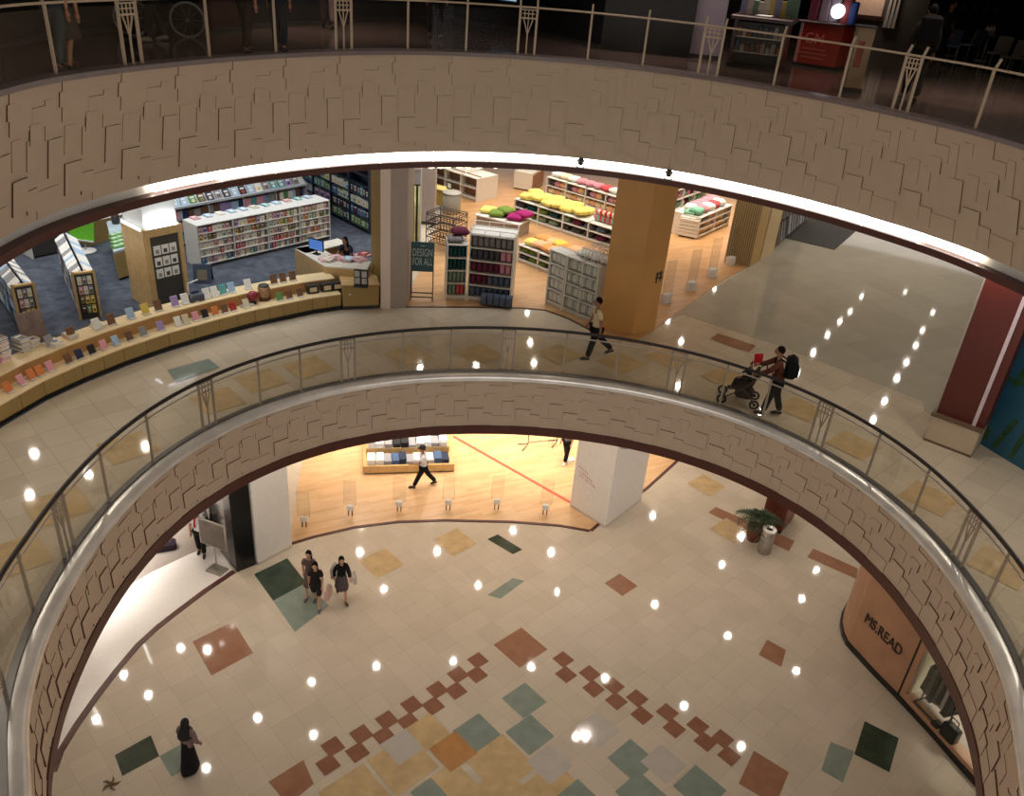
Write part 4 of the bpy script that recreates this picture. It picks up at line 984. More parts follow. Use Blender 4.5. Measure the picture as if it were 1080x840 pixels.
gondola((23,353),(45.5,347),(-12,270), 'low oak ended gondola with green packs, left one of the two by the counter', 1.32, ['white','pale blue','grey','navy','black'], 'left gondola')
# far grey cabinet
A, L, an = front((36,273),(50,270), C1); t = thing('cabinet', 'dark grey cabinet with pale side on the carpet between the gondolas', 'cabinet', A, an)
MB().rbox(0,0,.06,1.0,.6,.95,.01).build('body', M_char, t); MB().box(-.05,0,0,0,.6,1.0).build('side_panel', M_offwhite, t); MB().box(0,.02,0,1.0,.58,.06).build('plinth', M_black, t)
# green stand
b0 = at(91,265,C1); t = thing('sign_stand', 'bright green sign panel on a pole with a round white base', 'sign stand', b0, R(-8))
MB().lathe([(.3,0),(.3,.02),(.05,.05),(.02,.06)], n=24).build('base', M_white, t); MB().tube([(0,0,.05),(0,0,.5)], .02).build('pole', M_steel, t)
gz = .42; MB().hexa([(-.42,-.12,gz),(.42,-.12,gz),(.42,-.09,gz),(-.42,-.09,gz)], [(-.42,.1,gz+1.05),(.42,.1,gz+1.05),(.42,.13,gz+1.05),(-.42,.13,gz+1.05)]).build('panel', mat('lime_green_board', (104,186,42), .45, var=.1), t)
MB().hexa([(-.36,-.06,gz+.55),(.36,-.06,gz+.55),(.36,.0,gz+.55),(-.36,.0,gz+.55)], [(-.36,.04,gz+1.0),(.36,.04,gz+1.0),(.36,.07,gz+1.0),(-.36,.07,gz+1.0)]).build('print', mat('pale_green_print', (168,216,150), .45), t)
MB().box(-.42,-.16,gz-.04,.42,-.08,gz).build('ledge', M_white, t)
b0 = at(77,262,C1); t = thing('slim_pole', 'slim pale pole standing left of the green sign panel', 'pole', b0); MB().tube([(0,0,0),(0,0,1.9)], .02).build('shaft', M_steel, t); MB().lathe([(.12,0),(.12,.02),(.02,.03)], n=16).build('foot', M_steel, t)
# magazine counter behind the green stand
A, L, an = front((93,260),(122,252), C1); t = thing('magazine_bin', 'brown low bin of red and white magazines behind the green sign panel', 'bin', A, an)
L = max(L, 1.6); MB().box(0,0,0,L,.8,.75).build('body', M_olive, t); MB().hexa([(0,0,.75),(L,0,.75),(L,.8,.75),(0,.8,.75)], [(0,.1,.8),(L,.1,.8),(L,.8,1.05),(0,.8,1.05)]).build('slope', M_offwhite, t)
for k in range(7):
    c_ = ['white','red','grey','pink','brown','yellow','yellow'][k]; book(xf(A, an, .15+k*(L-.3)/6, .22, .86), an, .2, .03, .3, c_, '%s magazine, %s from the left in the low brown bin' % (c_, nth(k)), 'magazines in the low brown bin', R(-50))
# glass topped table with green packs
a, b_, c_ = at(125.5,297,C1), at(143,291,C1), at(107,262,C1)+Vector((0,.0,0)); e1 = b_-a; e2 = Vector((-2.2,4.0,0)).normalized()*2.9
t = thing('display_table', 'oak display table with glassy top and green packs left of the display pillar', 'display table', a)
MB().prism([a, b_, b_+e2, a+e2], C1+.08, C1+.86).build('cabinet', M_olive, t, True); MB().prism([a-e1*.03, b_+e1*.03, b_+e1*.03+e2, a-e1*.03+e2], C1+.86, C1+.92).build('top', mat('pale_glass_top', (176,190,196), .15), t, True); MB().prism([a+e1*.05+e2*.02, b_-e1*.05+e2*.02, b_-e1*.05+e2*.98, a+e1*.05+e2*.98], C1, C1+.08).build('plinth', M_black, t, True)
for r in range(4):
    for k in range(3):
        p = a+e1*(.2+.3*k)+e2*(.1+.12*r); p.z = C1+.92; b = MB(); b.rbox(-.13,-.1,0,.13,.1,.07,.01,0); b.box(-.07,-.05,.07,.07,.05,.074,1); o = b.build('packet', [mat('green_packet', (112,160,96), .4, var=.3, scale=9), mat('cover_pale_green', bcol['pale green'], .45)]); o.location = p; o.rotation_euler = (0,0,math.atan2(e1.y, e1.x)+random.uniform(-.3,.3)); tag(o, 'green packet in row %s, %s from the left, on the glassy table' % (nth(r), nth(k)), 'packet', 'green packets on the glassy table')
p = a+e1*.5+e2*.86; p.z = C1+.92; t = thing('desk_lamp', 'small dark lamp with white shade on the far end of the glassy table', 'lamp', p); MB().lathe([(.11,0),(.13,.12),(.11,.3),(.03,.32)], n=14).build('body', M_char, t); MB().tube([(0,0,.3),(0,0,.52)], .015).build('stem', M_steel, t); MB().lathe([(.14,.42),(.07,.56),(.0001,.57)], n=14).build('shade', M_white, t)
# floor sign frame on the carpet
b0 = at(215,297,C1); t = thing('floor_sign', 'low dark folding sign on the carpet right of the display pillar', 'sign', b0, R(10))
for sg in (-1,1): MB().hexa([(-.26,sg*.2-.01,0),(.26,sg*.2-.01,0),(.26,sg*.2+.01,0),(-.26,sg*.2+.01,0)], [(-.26,sg*.02-.01,.55),(.26,sg*.02-.01,.55),(.26,sg*.02+.01,.55),(-.26,sg*.02+.01,.55)]).build('panel', mat('slate_blue_board', (58,68,84), .5), t)
MB().hexa([(-.14,-.19,.12),(.14,-.19,.12),(.14,-.17,.12),(-.14,-.17,.12)], [(-.14,-.085,.4),(.14,-.085,.4),(.14,-.065,.4),(-.14,-.065,.4)]).build('print', mat('brown_print', (116,104,80), .5), t)
# white display stand leaning on the counter by the pillar foot
p = on(208,318,.81); t = thing('bag_stand', 'white wire stand with a dark bag on the upper shelf by the pillar', 'stand', p, ang(p))
MB().tube([(-.16,.1,0),(-.16,.1,.5),(.12,.1,.55)], .018).build('frame', M_white, t); MB().rbox(-.18,-.05,0,.2,.12,.2,.03).build('bag', mat('slate_bag', (72,78,90), .7), t)
# ------------------------------------------------------------------ first floor: homeware shop
W1 = Z1+.015
M_gpil = M_gold
a, b_, c_ = at(631,346,Z1), at(666,353.5,Z1), at(690,349,Z1)
t = thing('pillar', 'large gold ochre square pillar behind the walking man', 'pillar', b_)
pz = [a, b_, c_, a+(c_-b_)]
MB().prism(pz, Z1, ZB2).build('shaft', M_gold, t, True)
e_ = (c_-b_); n_ = Vector((e_.y, -e_.x, 0)).normalized()
if n_.y > 0: n_ = -n_
p = b_+e_*.78+n_*.012; b = MB(); b.add([], [])
b.box(-.13,-.012,-.02,.13,.0,.02); b.box(-.09,-.012,-.16,-.05,0,.16); b.box(.04,-.012,-.1,.08,0,.2); b.bar((-.12,-.006,.1),(.1,-.006,.16),.03,.012)
o = b.build('emblem', M_char, t); o.location = (p-b_)+Vector((0,0,up(293,p))); o.rotation_euler = (0,0,math.atan2(e_.y, e_.x))
# beam over the shop entrance
pcol = {'pale yellow':(226,206,110),'yellow':(222,196,84),'orange':(220,150,84),'peach':(226,176,130),'magenta':(150,36,96),'green':(110,132,56),'teal':(32,70,72),'grey':(124,120,120),'dark grey':(72,70,74),'pink':(196,134,146),'plum':(96,40,62),'slate blue':(84,94,112),'white':(220,220,212),'pale green':(176,184,170),'coral':(200,80,84),'sage':(126,146,124),'cream':(224,206,172),'crimson':(196,54,72),'mint':(120,178,150)}
def pm(c): return mat('fabric_'+c.replace(' ','_'), pcol[c], .9, var=.12, scale=7, spec=.2)
_cu = {}
def cushion(p, rz, col, label, group, w=.4, d=.4, h=.16, standing=False, name='cushion'):
    k = (col, standing)
    if k not in _cu:
        b = MB()
        if standing: b.pillow((0,0,.5), 1, 1, 1, 8, 0, 'y')
        else: b.pillow((0,0,.5), 1, 1, 1, 8)
        _cu[k] = b.mesh('cushion', pm(col))
    o = bpy.data.objects.new(name, _cu[k]); COL.objects.link(o); o.location = p; o.rotation_euler = (0,0,rz); o.scale = (w,d,h)
    return tag(o, label, 'cushion', group)
def open_shelf(A, L, an, depth, h, cols, rows, label, m, name='shelf_unit', solid_back=True, top=True, base=.1, lip=0):
    t = thing(name, label, 'shelf unit', A, an)
    for k in range(cols+1): x = (L-.04)*k/cols; MB().box(x,0,0,x+.04,depth,h).build('upright', m, t)
    for k in range(rows+1):
        z = base+(h-base-.03)*k/rows; MB().box(.04,0,z,L-.04,depth,z+.03).build('shelf', m, t)
        if lip and k < rows: MB().box(.04,-.015,z-.0,L-.04,.0,z+lip).build('lip', m, t)
    if solid_back: MB().box(.04,depth-.03,base,L-.04,depth-.01,h).build('back_panel', m, t)
    MB().box(.02,.03,0,L-.02,depth-.03,base).build('plinth', M_offwhite, t)
    return t
M_wsh = mat('white_shelving', (222,218,208), .45, var=.03)
# unit A: narrow teal unit
A, L, an = front((469.5,316),(491,316.5), W1)
hA = up(258, A); open_shelf(A, L, an, .75, hA, 1, 4, 'narrow white shelf unit of teal cushions beside the folded poster stand', M_wsh)
hr = (hA-.13)/4; n = 4
for s in range(4):
    for k in range(n):
        c = ['sage','sage','teal','teal'][s] if not (s == 0 and k > 1) else 'coral'
        cushion(xf(A, an, .07+(L-.14)*(k+.5)/n, .2, .13+hr*s), an, c, '%s cushion, %s from the left, %s shelf up, narrow teal unit' % (c, nth(k), nth(s)), 'cushions in the narrow unit', (L-.14)/n*1.05, .34, hr*.92, True)
cushion(xf(A, an, L*.4, .3, hA+.01), an, 'grey', 'grey cushion lying on top of the narrow teal unit', 'cushions on the narrow unit', .5, .45, .16)
cushion(xf(A, an, L*.65, .5, hA+.16), an+.2, 'plum', 'dark plum cushion topmost on the narrow teal unit', 'cushions on the narrow unit', .55, .45, .2)
# unit B
A, L, an = front((492,316.5),(538,322), W1)
hB = up(247, A); open_shelf(A, L, an, .9, hB, 1, 5, 'tall white shelf unit of grey, pink and blue cushions near the entrance', M_wsh, lip=.03)
for x0,y0,x1,y1 in ((0,0,L,.03),(0,.87,L,.9),(0,0,.03,.9),(L-.03,0,L,.9)): pass
hr = (hB-.13)/5; cols = [['slate blue','slate blue','slate blue'],['plum','slate blue','slate blue'],['plum','plum','pink'],['dark grey','dark grey','pink'],['grey','grey','grey']]
for s in range(5):
    n = 7
    for k in range(n):
        c = cols[s][min(2, int(k/n*3))] if s != 1 else ('plum' if k < 3 else 'slate blue')
        cushion(xf(A, an, .07+(L-.14)*(k+.5)/n, .2, .13+hr*s), an, c, '%s cushion, %s from the left, %s shelf up, tall unit' % (c, nth(k), nth(s)), 'cushions in the tall white unit', (L-.14)/n*1.08, .36, hr*.9, True)
for k in range(5):
    cushion(xf(A, an, L*.42+k*.19, -.2, .0), an, 'slate blue', 'slate blue cushion on the floor, %s from the left before the tall unit' % nth(k), 'cushions on the floor', .22, .3, .4, True)
t = thing('wire_tray', 'white wire rim standing on top of the tall cushion unit', 'wire rim', xf(A, an, 0, 0, hB), an)
b = MB()
for z in (.02,.16): b.tube([(0,.02,z),(L,.02,z),(L,.88,z),(0,.88,z),(0,.02,z)], .012, 6)
for x in (0, L*.33, L*.66, L):
    for y in (.02,.88): b.tube([(x,y,0),(x,y,.16)], .01, 6)
b.build('wire', M_white, t)
# unit C: white cushions, angled
a = at(574.5,320,W1); c0_ = at(592,328,W1); d0_ = at(628,343,W1)
A, L, an = c0_, (d0_-c0_).length-.12, math.atan2((d0_-c0_).y, (d0_-c0_).x)
hC = up(270, c0_)
open_shelf(A, L, an, 1.1, hC, 2, 4, 'white shelf unit of white towels and cushions left of the gold pillar', M_wsh)
hr = (hC-.13)/4
for s in range(4):
    n = 12
    for k in range(n):
        c = 'white' if (k+s) % 3 else 'pale green'
        cushion(xf(A, an, .07+(L-.14)*(k+.5)/n, .22, .13+hr*s), an, c, '%s rolled cushion, %s from the left, %s shelf up, white towel unit' % (c, nth(k), nth(s)), 'white cushions by the gold pillar', (L-.14)/n*1.1, .4, hr*.9, True)
E_ = (a-c0_); L2 = E_.length; A2 = a; an2 = math.atan2((c0_-a).y, (c0_-a).x)
open_shelf(A2, L2-.02, an2, .5, hC, 1, 4, 'narrow end of the white towel unit facing the entrance', M_wsh, 'shelf_end')
for s in range(4):
    for k in range(3): cushion(xf(A2, an2, .07+(L2-.16)*(k+.5)/3, .2, .13+hr*s), an2, 'white', 'white rolled cushion, %s from the left, shelf %s of the narrow end' % (nth(k), nth(s)), 'white cushions by the gold pillar', (L2-.16)/3*1.1, .34, hr*.9, True)
t = thing('wire_basket', 'large white wire basket frame on top of the white towel unit', 'wire basket', xf(A, an, L*.35, .1, hC+.02), an)
b = MB(); Lx = L*.62
for q in range(7): x = Lx*q/6; b.tube([(x,0,0),(x,.05,.32),(x,.85,.32),(x,.95,0)], .014, 6)
for y, z in ((0,0),(.05,.32),(.45,.32),(.85,.32),(.95,0)): b.tube([(0,y,z),(Lx,y,z)], .014, 6)
b.build('wire', M_white, t)
for k in range(5): cushion(xf(A, an, .25+k*.27, .45, hC+.01), an+.2*k, 'white', 'white cushion lying on the white towel unit, %s from the left' % nth(k), 'white cushions by the gold pillar', .34, .5, .14)
# island D: low shelf with peach cushions
A, L, an = front((545,276),(585,292), W1)
hD = .62; e = 1.9; L += e
open_shelf(A, L, an, 1.5, hD, 4, 2, 'long low white island with peach and yellow cushions in the middle of the shop', M_wsh)
for k in range(9):
    for r in range(2):
        c = ['pale yellow','peach','orange','peach','yellow','orange','peach','cream','yellow'][(k+r*2) % 9]
        cushion(xf(A, an, .35+k*(L-.6)/8.5, .35+r*.6, hD+.01+.03*((k+r) % 2)), an+random.uniform(-.3,.3), c, '%s cushion, %s from the left in the %s row on the long low island' % (c, nth(k), 'front' if r == 0 else 'back'), 'cushions on the long low island', .55, .5, .2)
for k in range(8):
    for s in range(2):
        c = 'green' if (k+s) % 3 else 'dark grey'; cushion(xf(A, an, .22+k*(L-.4)/8, .25, .13+s*.25), an, c, '%s folded throw, %s from the left on shelf %s of the long low island' % (c, nth(k), nth(s)), 'throws inside the long low island', .4, .4, .17, False, 'folded_throw')['category'] = 'throw'
# island E: yellow cushions further back
A, L, an = front((541,229),(610,252), W1); L += 1.6
hE = .75; open_shelf(A, L, an, 1.2, hE, 4, 2, 'long white island with pale yellow cushions and red toys at the back', M_wsh)
for k in range(6):
    for r in range(2): cushion(xf(A, an, .45+k*.5+random.uniform(-.08,.08), .3+r*.5+random.uniform(-.08,.08), hE+.01+.07*((k+r) % 2)), an+random.uniform(-.6,.6), 'pale yellow', 'pale yellow cushion, %s from the left in the %s row at the back island' % (nth(k), 'front' if r == 0 else 'back'), 'pale yellow cushions on the back island', .62, .55, .24)
for k in range(8):
    c = ['pink','mint','crimson','mint','crimson','sage','crimson','mint'][k]; p = xf(A, an, 3.75+k*(L-4.1)/7.5, .4, hE)
    t = thing('soft_toy', '%s soft toy, %s from the yellow cushions on the back island' % (c, nth(k)), 'soft toy', p+Vector((0,0,.03)), an, 'soft toys on the back island')
    MB().ball((0,0,.13),(.15,.12,.15)).build('body', pm(c), t); MB().ball((0,-.03,.34),(.1,.1,.1)).build('head', pm('cream' if k % 2 else c), t)
    for sx in (-.08,.08): MB().ball((sx,0,.43),(.035,.025,.05)).build('ear', pm(c), t)
for k in range(8):
    for s in range(2): c = random.choice(['green','teal','dark grey','plum','sage','slate blue']); cushion(xf(A, an, .25+k*(L-.4)/8, .25, .13+s*.31), an, c, '%s folded throw, %s from the left on shelf %s of the back island' % (c, nth(k), nth(s)), 'throws inside the back island', .45, .4, .22, False, 'folded_throw')['category'] = 'throw'
# shelf F: against the back
A, L, an = front((574,215),(640,236), W1); L += .8
hF = 1.15; open_shelf(A, L, an, .8, hF, 4, 3, 'white shelf of brown baskets and pink linen behind the yellow cushions', M_wsh)
for k in range(12):
    for s in range(3):
        c = ['peach','cream','dark grey','peach','pink','cream'][(k*2+s) % 6]; cushion(xf(A, an, .22+k*(L-.4)/12, .25, .13+s*.34), an, c, '%s linen pile, %s from the left on shelf %s of the rear white shelf' % (c, nth(k), nth(s)), 'linen in the rear white shelf', .34, .4, .24, False, 'linen_pile')['category'] = 'linen'
for k in range(9):
    c = ['white','cream','white','pink','pink','pink','coral','white','sage'][k]; cushion(xf(A, an, .3+k*(L-.5)/8.5, .4, hF+.01), an+.2*k, c, '%s linen pile, %s from the left on top of the rear white shelf' % (c, nth(k)), 'linen on top of the rear white shelf', .5, .5, .2, False, 'linen_pile')['category'] = 'linen'
# low table G: green and magenta
A, L, an = front((500,241),(541,251), W1)
t = thing('low_table', 'low white table with green and magenta cushions behind the tall cushion unit', 'table', A, an); L = max(L, 1.9)
MB().box(.05,.05,0,L-.05,.95,.5).build('cabinet', M_grey, t); MB().rbox(0,0,.5,L,1.0,.56,.02).build('top', M_wsh, t)
for k, (c, x, y, r) in enumerate([('pale yellow',.3,.5,.2),('green',.75,.35,.5),('green',1.0,.6,-.3),('magenta',1.5,.4,.3),('magenta',1.75,.65,-.2),('peach',.9,.85,.1)]):
    cushion(xf(A, an, x, y, .565+(.1 if k in (2,4) else 0)), an+r, c, '%s cushion, %s from the left on the low white table' % (c, nth(k)), 'cushions on the low white table', .62, .6, .22)
# rear cabinet with open shelves
A, L, an = front((452,197),(502,213.5), W1)
t = open_shelf(A, L, an, 1.3, up(189, at(502,213.5,W1)), 3, 2, 'beige open cabinet with brown shelves at the back of the homeware shop', M_wsh, 'open_cabinet')
MB().box(0,0,1.28,L,1.3,1.31).build('top', M_wsh, t) if False else None
for k in range(3): MB().box(L*k/3+.06,.3,.14,L*(k+1)/3-.06,.34,1.0).build('inner_panel', mat('brown_inner', (146,104,72), .5), t)
A, L, an = front((541,199),(560,202.5), W1)
t = thing('white_box_counter', 'white box counter at the far back of the homeware shop', 'counter', A, an)
MB().box(.03,.03,0,L-.03,1.5,.06).build('plinth', M_char, t); MB().rbox(0,0,.06,L,1.55,.8,.01).build('body', M_wsh, t); MB().box(L+.001,.1,.1,L+.02,1.45,.7).build('side_panel', mat('brown_inner', (146,104,72), .5), t)
# grey cylinder stool and yellow board
b0 = at(476,224.5,W1); t = thing('drum_bin', 'grey cylindrical drum before the beige cabinet', 'drum', b0)
MB().lathe([(.34,0),(.36,.03),(.36,.78)], n=24).build('body', mat('warm_grey_drum', (150,142,126), .5), t); MB().lathe([(.36,.78),(.38,.8),(.36,.84),(.0001,.85)], n=24).build('lid', mat('pale_grey_lid', (176,170,156), .5), t)
A, L, an = front((452,217.5),(469,222), W1); t = thing('display_plinth', 'yellow topped display plinth left of the grey drum', 'plinth', A, an)
MB().box(0,0,0,L,.5,.12).build('base', M_wsh, t); MB().box(.02,.02,.12,L-.02,.48,.74).build('body', mat('ochre_board', (196,160,80), .5), t); MB().rbox(-.01,-.01,.74,L+.01,.51,.8,.02).build('top', mat('yellow_top', (228,206,120), .5), t)
p = xf(A, an, L*.98, .3, .8); t = thing('photo_frame', 'small dark photo frame on the yellow topped plinth', 'frame', p, an); MB().box(-.13,-.02,0,.13,.02,.28).build('frame', M_char, t); MB().box(-.08,-.026,.05,.08,-.02,.23).build('picture', M_paper, t)
# wire baskets stacked
A, L, an = front((449,262),(472,268), W1)
t = thing('basket_stack', 'stack of dark wire baskets behind the dark green poster', 'baskets', A, an); L = max(L, 1.1)
for k in range(4):
    z = .25+k*.26; b = MB()
    for zz, g in ((z,.06),(z+.2,0)): b.tube([(g,g,zz),(L-g,g,zz),(L-g,.9-g,zz),(g,.9-g,zz),(g,g,zz)], .014, 6)
    for q in range(9):
        x = .06+(L-.12)*q/8; b.tube([(x,0,z+.2),(x,.06,z),(x,.84,z),(x,.9,z+.2)], .009, 5)
    for q in range(6):
        y = .06+.78*q/5; b.tube([(0,y,z+.2),(.06,y,z),(L-.06,y,z),(L,y,z+.2)], .009, 5)
    b.build('basket', mat('dark_bronze_wire', (60,46,36), .4, metal=.5), t)
b = MB()
for x in (0, L):
    for y in (0, .9): b.tube([(x,y,0),(x,y,1.3)], .016, 6)
b.tube([(0,0,1.3),(L,0,1.3),(L,.9,1.3),(0,.9,1.3),(0,0,1.3)], .016, 6); b.build('frame', M_char, t)
# poster stand DESIGN FOR ALL
A, L, an = front((432.5,317),(456.5,318), W1)
hp, hq = up(255, A), up(286, A)
t = thing('poster_stand', 'dark green poster stand reading DESIGN FOR ALL beside the grey column', 'poster stand', A, an)
MB().box(0,.0,hq,L,.03,hp).build('board', mat('petrol_green_board', (44,82,88), .5, var=.06), t)
for x in (0, L-.03): MB().box(x,.0,0,x+.03,.03,hq).build('leg', M_black, t)
b = MB(); b.box(.03,0,.1,L-.03,.025,.13); b.box(.03,0,.24,L-.03,.025,.27); b.build('crossbar', M_black, t)
MB().bar((.02,.45,0),(.02,.03,hq),.025).build('rear_strut', M_black, t); MB().bar((L-.02,.45,0),(L-.02,.03,hq),.025).build('rear_strut', M_black, t)
mtx = mat('pale_lettering', (186,198,196), .6)
sz = (hp-hq)*.36
for i, s_ in enumerate(('DESIGN', 'FOR ALL')):
    o = text('lettering', s_, sz, mtx, t, (L/2,-.008,hp-(hp-hq)*(.36+.31*i)), (PI/2,0,0), .004); w_ = max(v.co.x for v in o.data.vertices)-min(v.co.x for v in o.data.vertices); o.scale.x = L*.84/w_
MB().box(L*.4,-.004,hp-.12,L*.6,0,hp-.1).build('small_print', mtx, t)
# tall framed banner with bamboo behind it
A, L, an = front((434,262),(443.5,262.5), W1); hb = 2.75
t = thing('framed_banner', 'tall white framed banner of green bamboo stems beside the grey column', 'banner', A, an)
for x in (0, L-.05): MB().box(x,0,.0,x+.05,.06,hb).build('frame_post', M_white, t)
MB().box(0,0,hb,L,.06,hb+.06).build('frame_top', M_white, t); MB().box(.05,.02,.1,L-.05,.04,hb-.5).build('print', mat('near_black_print', (36,40,34), .6), t); MB().box(.05,.02,hb-.5,L-.05,.04,hb).build('upper_print', mat('grey_violet_print', (176,172,176), .6), t)
b = MB()
for x in (.3,.72): b.tube([(L*x,0,.1),(L*x,.0,hb-.55)], .035, 6)
b.build('stems_print', mat('bamboo_yellow', (206,208,140), .6, var=.3, scale=5), t)
# warm grey inner pier right of the banner
a = at(444,236,W1); t = thing('inner_pier', 'slim warm grey pier behind the framed banner', 'pier', a); MB().box(0,0,0,.5,.5,ZB2-W1).build('shaft', mat('warm_grey_paint', (168,156,148), .5), t); MB().box(-.02,-.02,0,.52,.52,.1).build('skirting', M_char, t)
# pendant lamps hanging in the shop
for i, x in enumerate([451,461,469,482,491,503,521,536,548]):
    p = at(x, 178.5, ZB2-.32); p2 = p+(p-Vector((0,0,ZC)))*.0
    t = thing('pendant_lamp', 'small white pendant lamp, %s from the left just under the red brown trim' % nth(i), 'pendant lamp', (p.x, p.y+.7, ZB2-.42), 0, 'pendant lamps of the homeware shop')
    MB().tube([(0,0,.1),(0,0,.44)], .008, 6).build('cord', M_char, t); MB().lathe([(.0001,-.06),(.09,-.03),(.11,.03),(.06,.1),(.02,.12)], n=14).build('shade', emis('lit_globe', (255,238,210), 3.0), t)
# right hand display: white drawers and linen
a, b_, c_ = at(714,249,W1), at(735,253,W1), at(768,238,W1)
A, L, an = front((735,253),(768,238), W1)
hG = up(230, b_)
open_shelf(A, L, an, 1.2, hG, 2, 3, 'white shelf of beige linen inside the entrance right of the gold pillar', M_wsh, lip=.05)
for k in range(9):
    for s in range(3): c = random.choice(['cream','peach','grey','pink']); cushion(xf(A, an, .18+k*(L-.3)/9, .25, .13+s*(hG-.13)/3), an, c, '%s linen pile, %s from the left on shelf %s right of the pillar' % (c, nth(k), nth(s)), 'linen right of the gold pillar', .3, .4, .22, False, 'linen_pile')['category'] = 'linen'
for k in range(10):
    c = ['mint','white','pink','pink','white','pink','coral','pink','white','pink'][k]; cushion(xf(A, an, .3+k*(L-.4)/10, .35+.4*(k % 2), hG+.02), an+.3*k, c, '%s cushion, %s from the left on top of the shelf right of the pillar' % (c, nth(k)), 'cushions right of the gold pillar', .5, .5, .26)
A2, L2, an2 = front((714,249),(734.5,253), W1)
t = thing('drawer_chest', 'white louvred drawer chest at the end of the linen shelf', 'chest', A2, an2)
MB().box(.02,.02,.05,L2-.02,.8,hG*.92).build('carcass', M_wsh, t); MB().box(.04,.04,0,L2-.04,.78,.05).build('plinth', M_char, t)
for k in range(5): MB().rbox(-.0,-.03,.08+k*(hG*.92-.1)/5,L2,.02,.08+(k+.78)*(hG*.92-.1)/5,.01).build('drawer', M_wsh, t)
cushion(xf(A2, an2, .3, .4, hG*.92+.01), an2, 'mint', 'mint cushion on top of the white drawer chest', 'cushions right of the gold pillar', .5, .5, .2)
A, L, an = front((703,237),(742,222), W1); hH = 1.7
open_shelf(A, L, an, .5, hH, 3, 4, 'white wall shelf of pink linen at the back right of the gold pillar', M_wsh)
for k in range(8):
    for s in range(4): c = random.choice(['pink','coral','mint','plum','white']); cushion(xf(A, an, .2+k*(L-.3)/8, .22, .13+s*.39), an, c, '%s linen pile, %s from the left on shelf %s of the pink wall shelf' % (c, nth(k), nth(s)), 'linen in the pink wall shelf', .34, .3, .26, False, 'linen_pile')['category'] = 'linen'
# slatted timber partition and ochre end panel
a, b_, c_, d_ = at(763,277,Z1), at(790,282,Z1), at(801,275,Z1), at(816,264,Z1)
t = thing('slatted_partition', 'tall pale timber slatted partition at the right end of the homeware shop', 'partition', a)
n = 12; e_ = b_-a; nn = Vector((-e_.y, e_.x, 0)).normalized()
MB().prism([a+nn*.12, b_+nn*.12, b_+nn*.2, a+nn*.2], Z1, ZB2).build('backing', mat('brown_backing', (112,82,52), .5), t, True)
for k in range(n):
    p0_, p1_ = a+e_*((k+.1)/n), a+e_*((k+.7)/n); MB().prism([p0_, p1_, p1_+nn*.12, p0_+nn*.12], Z1+.02, ZB2).build('slat', mat('pale_slat', (190,164,118), .45, var=.05), t, True)
MB().prism([b_, c_, c_+nn*.5, b_+nn*.5], Z1, ZB2).build('end_panel', mat('ochre_end_panel', (176,142,80), .45), t, True)
MB().prism([c_+Vector((.02,.0,0)), d_, d_+Vector((0,.5,0)), c_+Vector((.02,.5,0))], Z1, ZB2).build('return_panel', mat('pale_slat', (190,164,118), .45, var=.05), t, True)
# dark display wall beyond
a, b_ = at(817,262,Z1), at(832,249,Z1); e_ = b_-a
t = thing('clothing_wall', 'dark wall of hanging grey clothing beyond the slatted partition', 'clothing wall', a, math.atan2(e_.y, e_.x)); Lq = e_.length*2.4
MB().box(0,.3,0,Lq,.36,ZB2-Z1).build('back_panel', mat('charcoal_wall', (58,54,54), .6), t)
for s in range(3): MB().tube([(0,.1,1.0+s*.95),(Lq,.1,1.0+s*.95)], .015, 6).build('rail', M_steel, t)
b = MB(); ms = [mat('fabric_grey', pcol['grey'], .9, var=.12), mat('fabric_dark_grey', pcol['dark grey'], .9, var=.12), mat('fabric_pale_grey', (168,164,166), .9, var=.12), mat('fabric_black', (30,28,30), .9)]
for s in range(3):
    for k in range(int(Lq/.14)): x = .05+k*.14; z = .98+s*.95; b.hexa([(x,-.1,z-.75),(x+.1,-.1,z-.75),(x+.1,.28,z-.75),(x,.28,z-.75)], [(x+.02,.0,z),(x+.08,.0,z),(x+.08,.2,z),(x+.02,.2,z)], random.randrange(4))
o = b.build('hanging_clothes', ms, t); o['kind'] = 'stuff'
# ------------------------------------------------------------------ red box wall and mural
a, b_ = at(973.5,464,Z1), at(1023,483,Z1); e_ = b_-a; an = math.atan2(e_.y, e_.x); L = e_.length
t = thing('feature_wall', 'dark red feature wall with a white vertical stripe on a cream plinth', 'feature wall', a, an)
hp_ = .68
MB().box(0,0,0,L,1.9,.06).build('plinth_base', mat('brown_skirting', (104,84,66), .4), t); MB().rbox(.0,.0,.06,L,1.9,hp_,.01).build('plinth', mat('cream_plinth', (190,172,150), .4, var=.03), t)
MB().box(-.03,-.03,hp_,L+.03,1.93,hp_+.05).build('plinth_cap', mat('brown_skirting', (104,84,66), .4), t)
MB().box(.03,.15,hp_+.05,L+.02,1.9,ZB2-Z1).build('panel', M_redlam, t)
MB().box(L*.78,.13,hp_+.05,L*.855,.16,ZB2-Z1).build('stripe', mat('mauve_white_stripe', (206,188,196), .4), t)
MB().box(.0,.13,hp_+.05,.04,.17,ZB2-Z1).build('edge_trim', M_steel, t)
a2, b2 = at(1033,468,Z1), at(1084,499,Z1); e2 = (b2-a2); L2 = e2.length*2.2; an2 = math.atan2(e2.y, e2.x)
t = thing('mural_wall', 'blue green mural wall painted with dark green bamboo stems', 'mural', a2, an2)
MB().box(0,0,0,L2,.15,ZB2-Z1).build('panel', mat('deep_turquoise_paint', (34,86,110), .5, var=.15, scale=1.2), t)
MB().box(-.05,-.02,0,0,.15,ZB2-Z1).build('edge_trim', mat('pale_edge', (176,150,120), .5), t)
mg = mat('bamboo_green_paint', (40,76,40), .5, var=.3, scale=3)
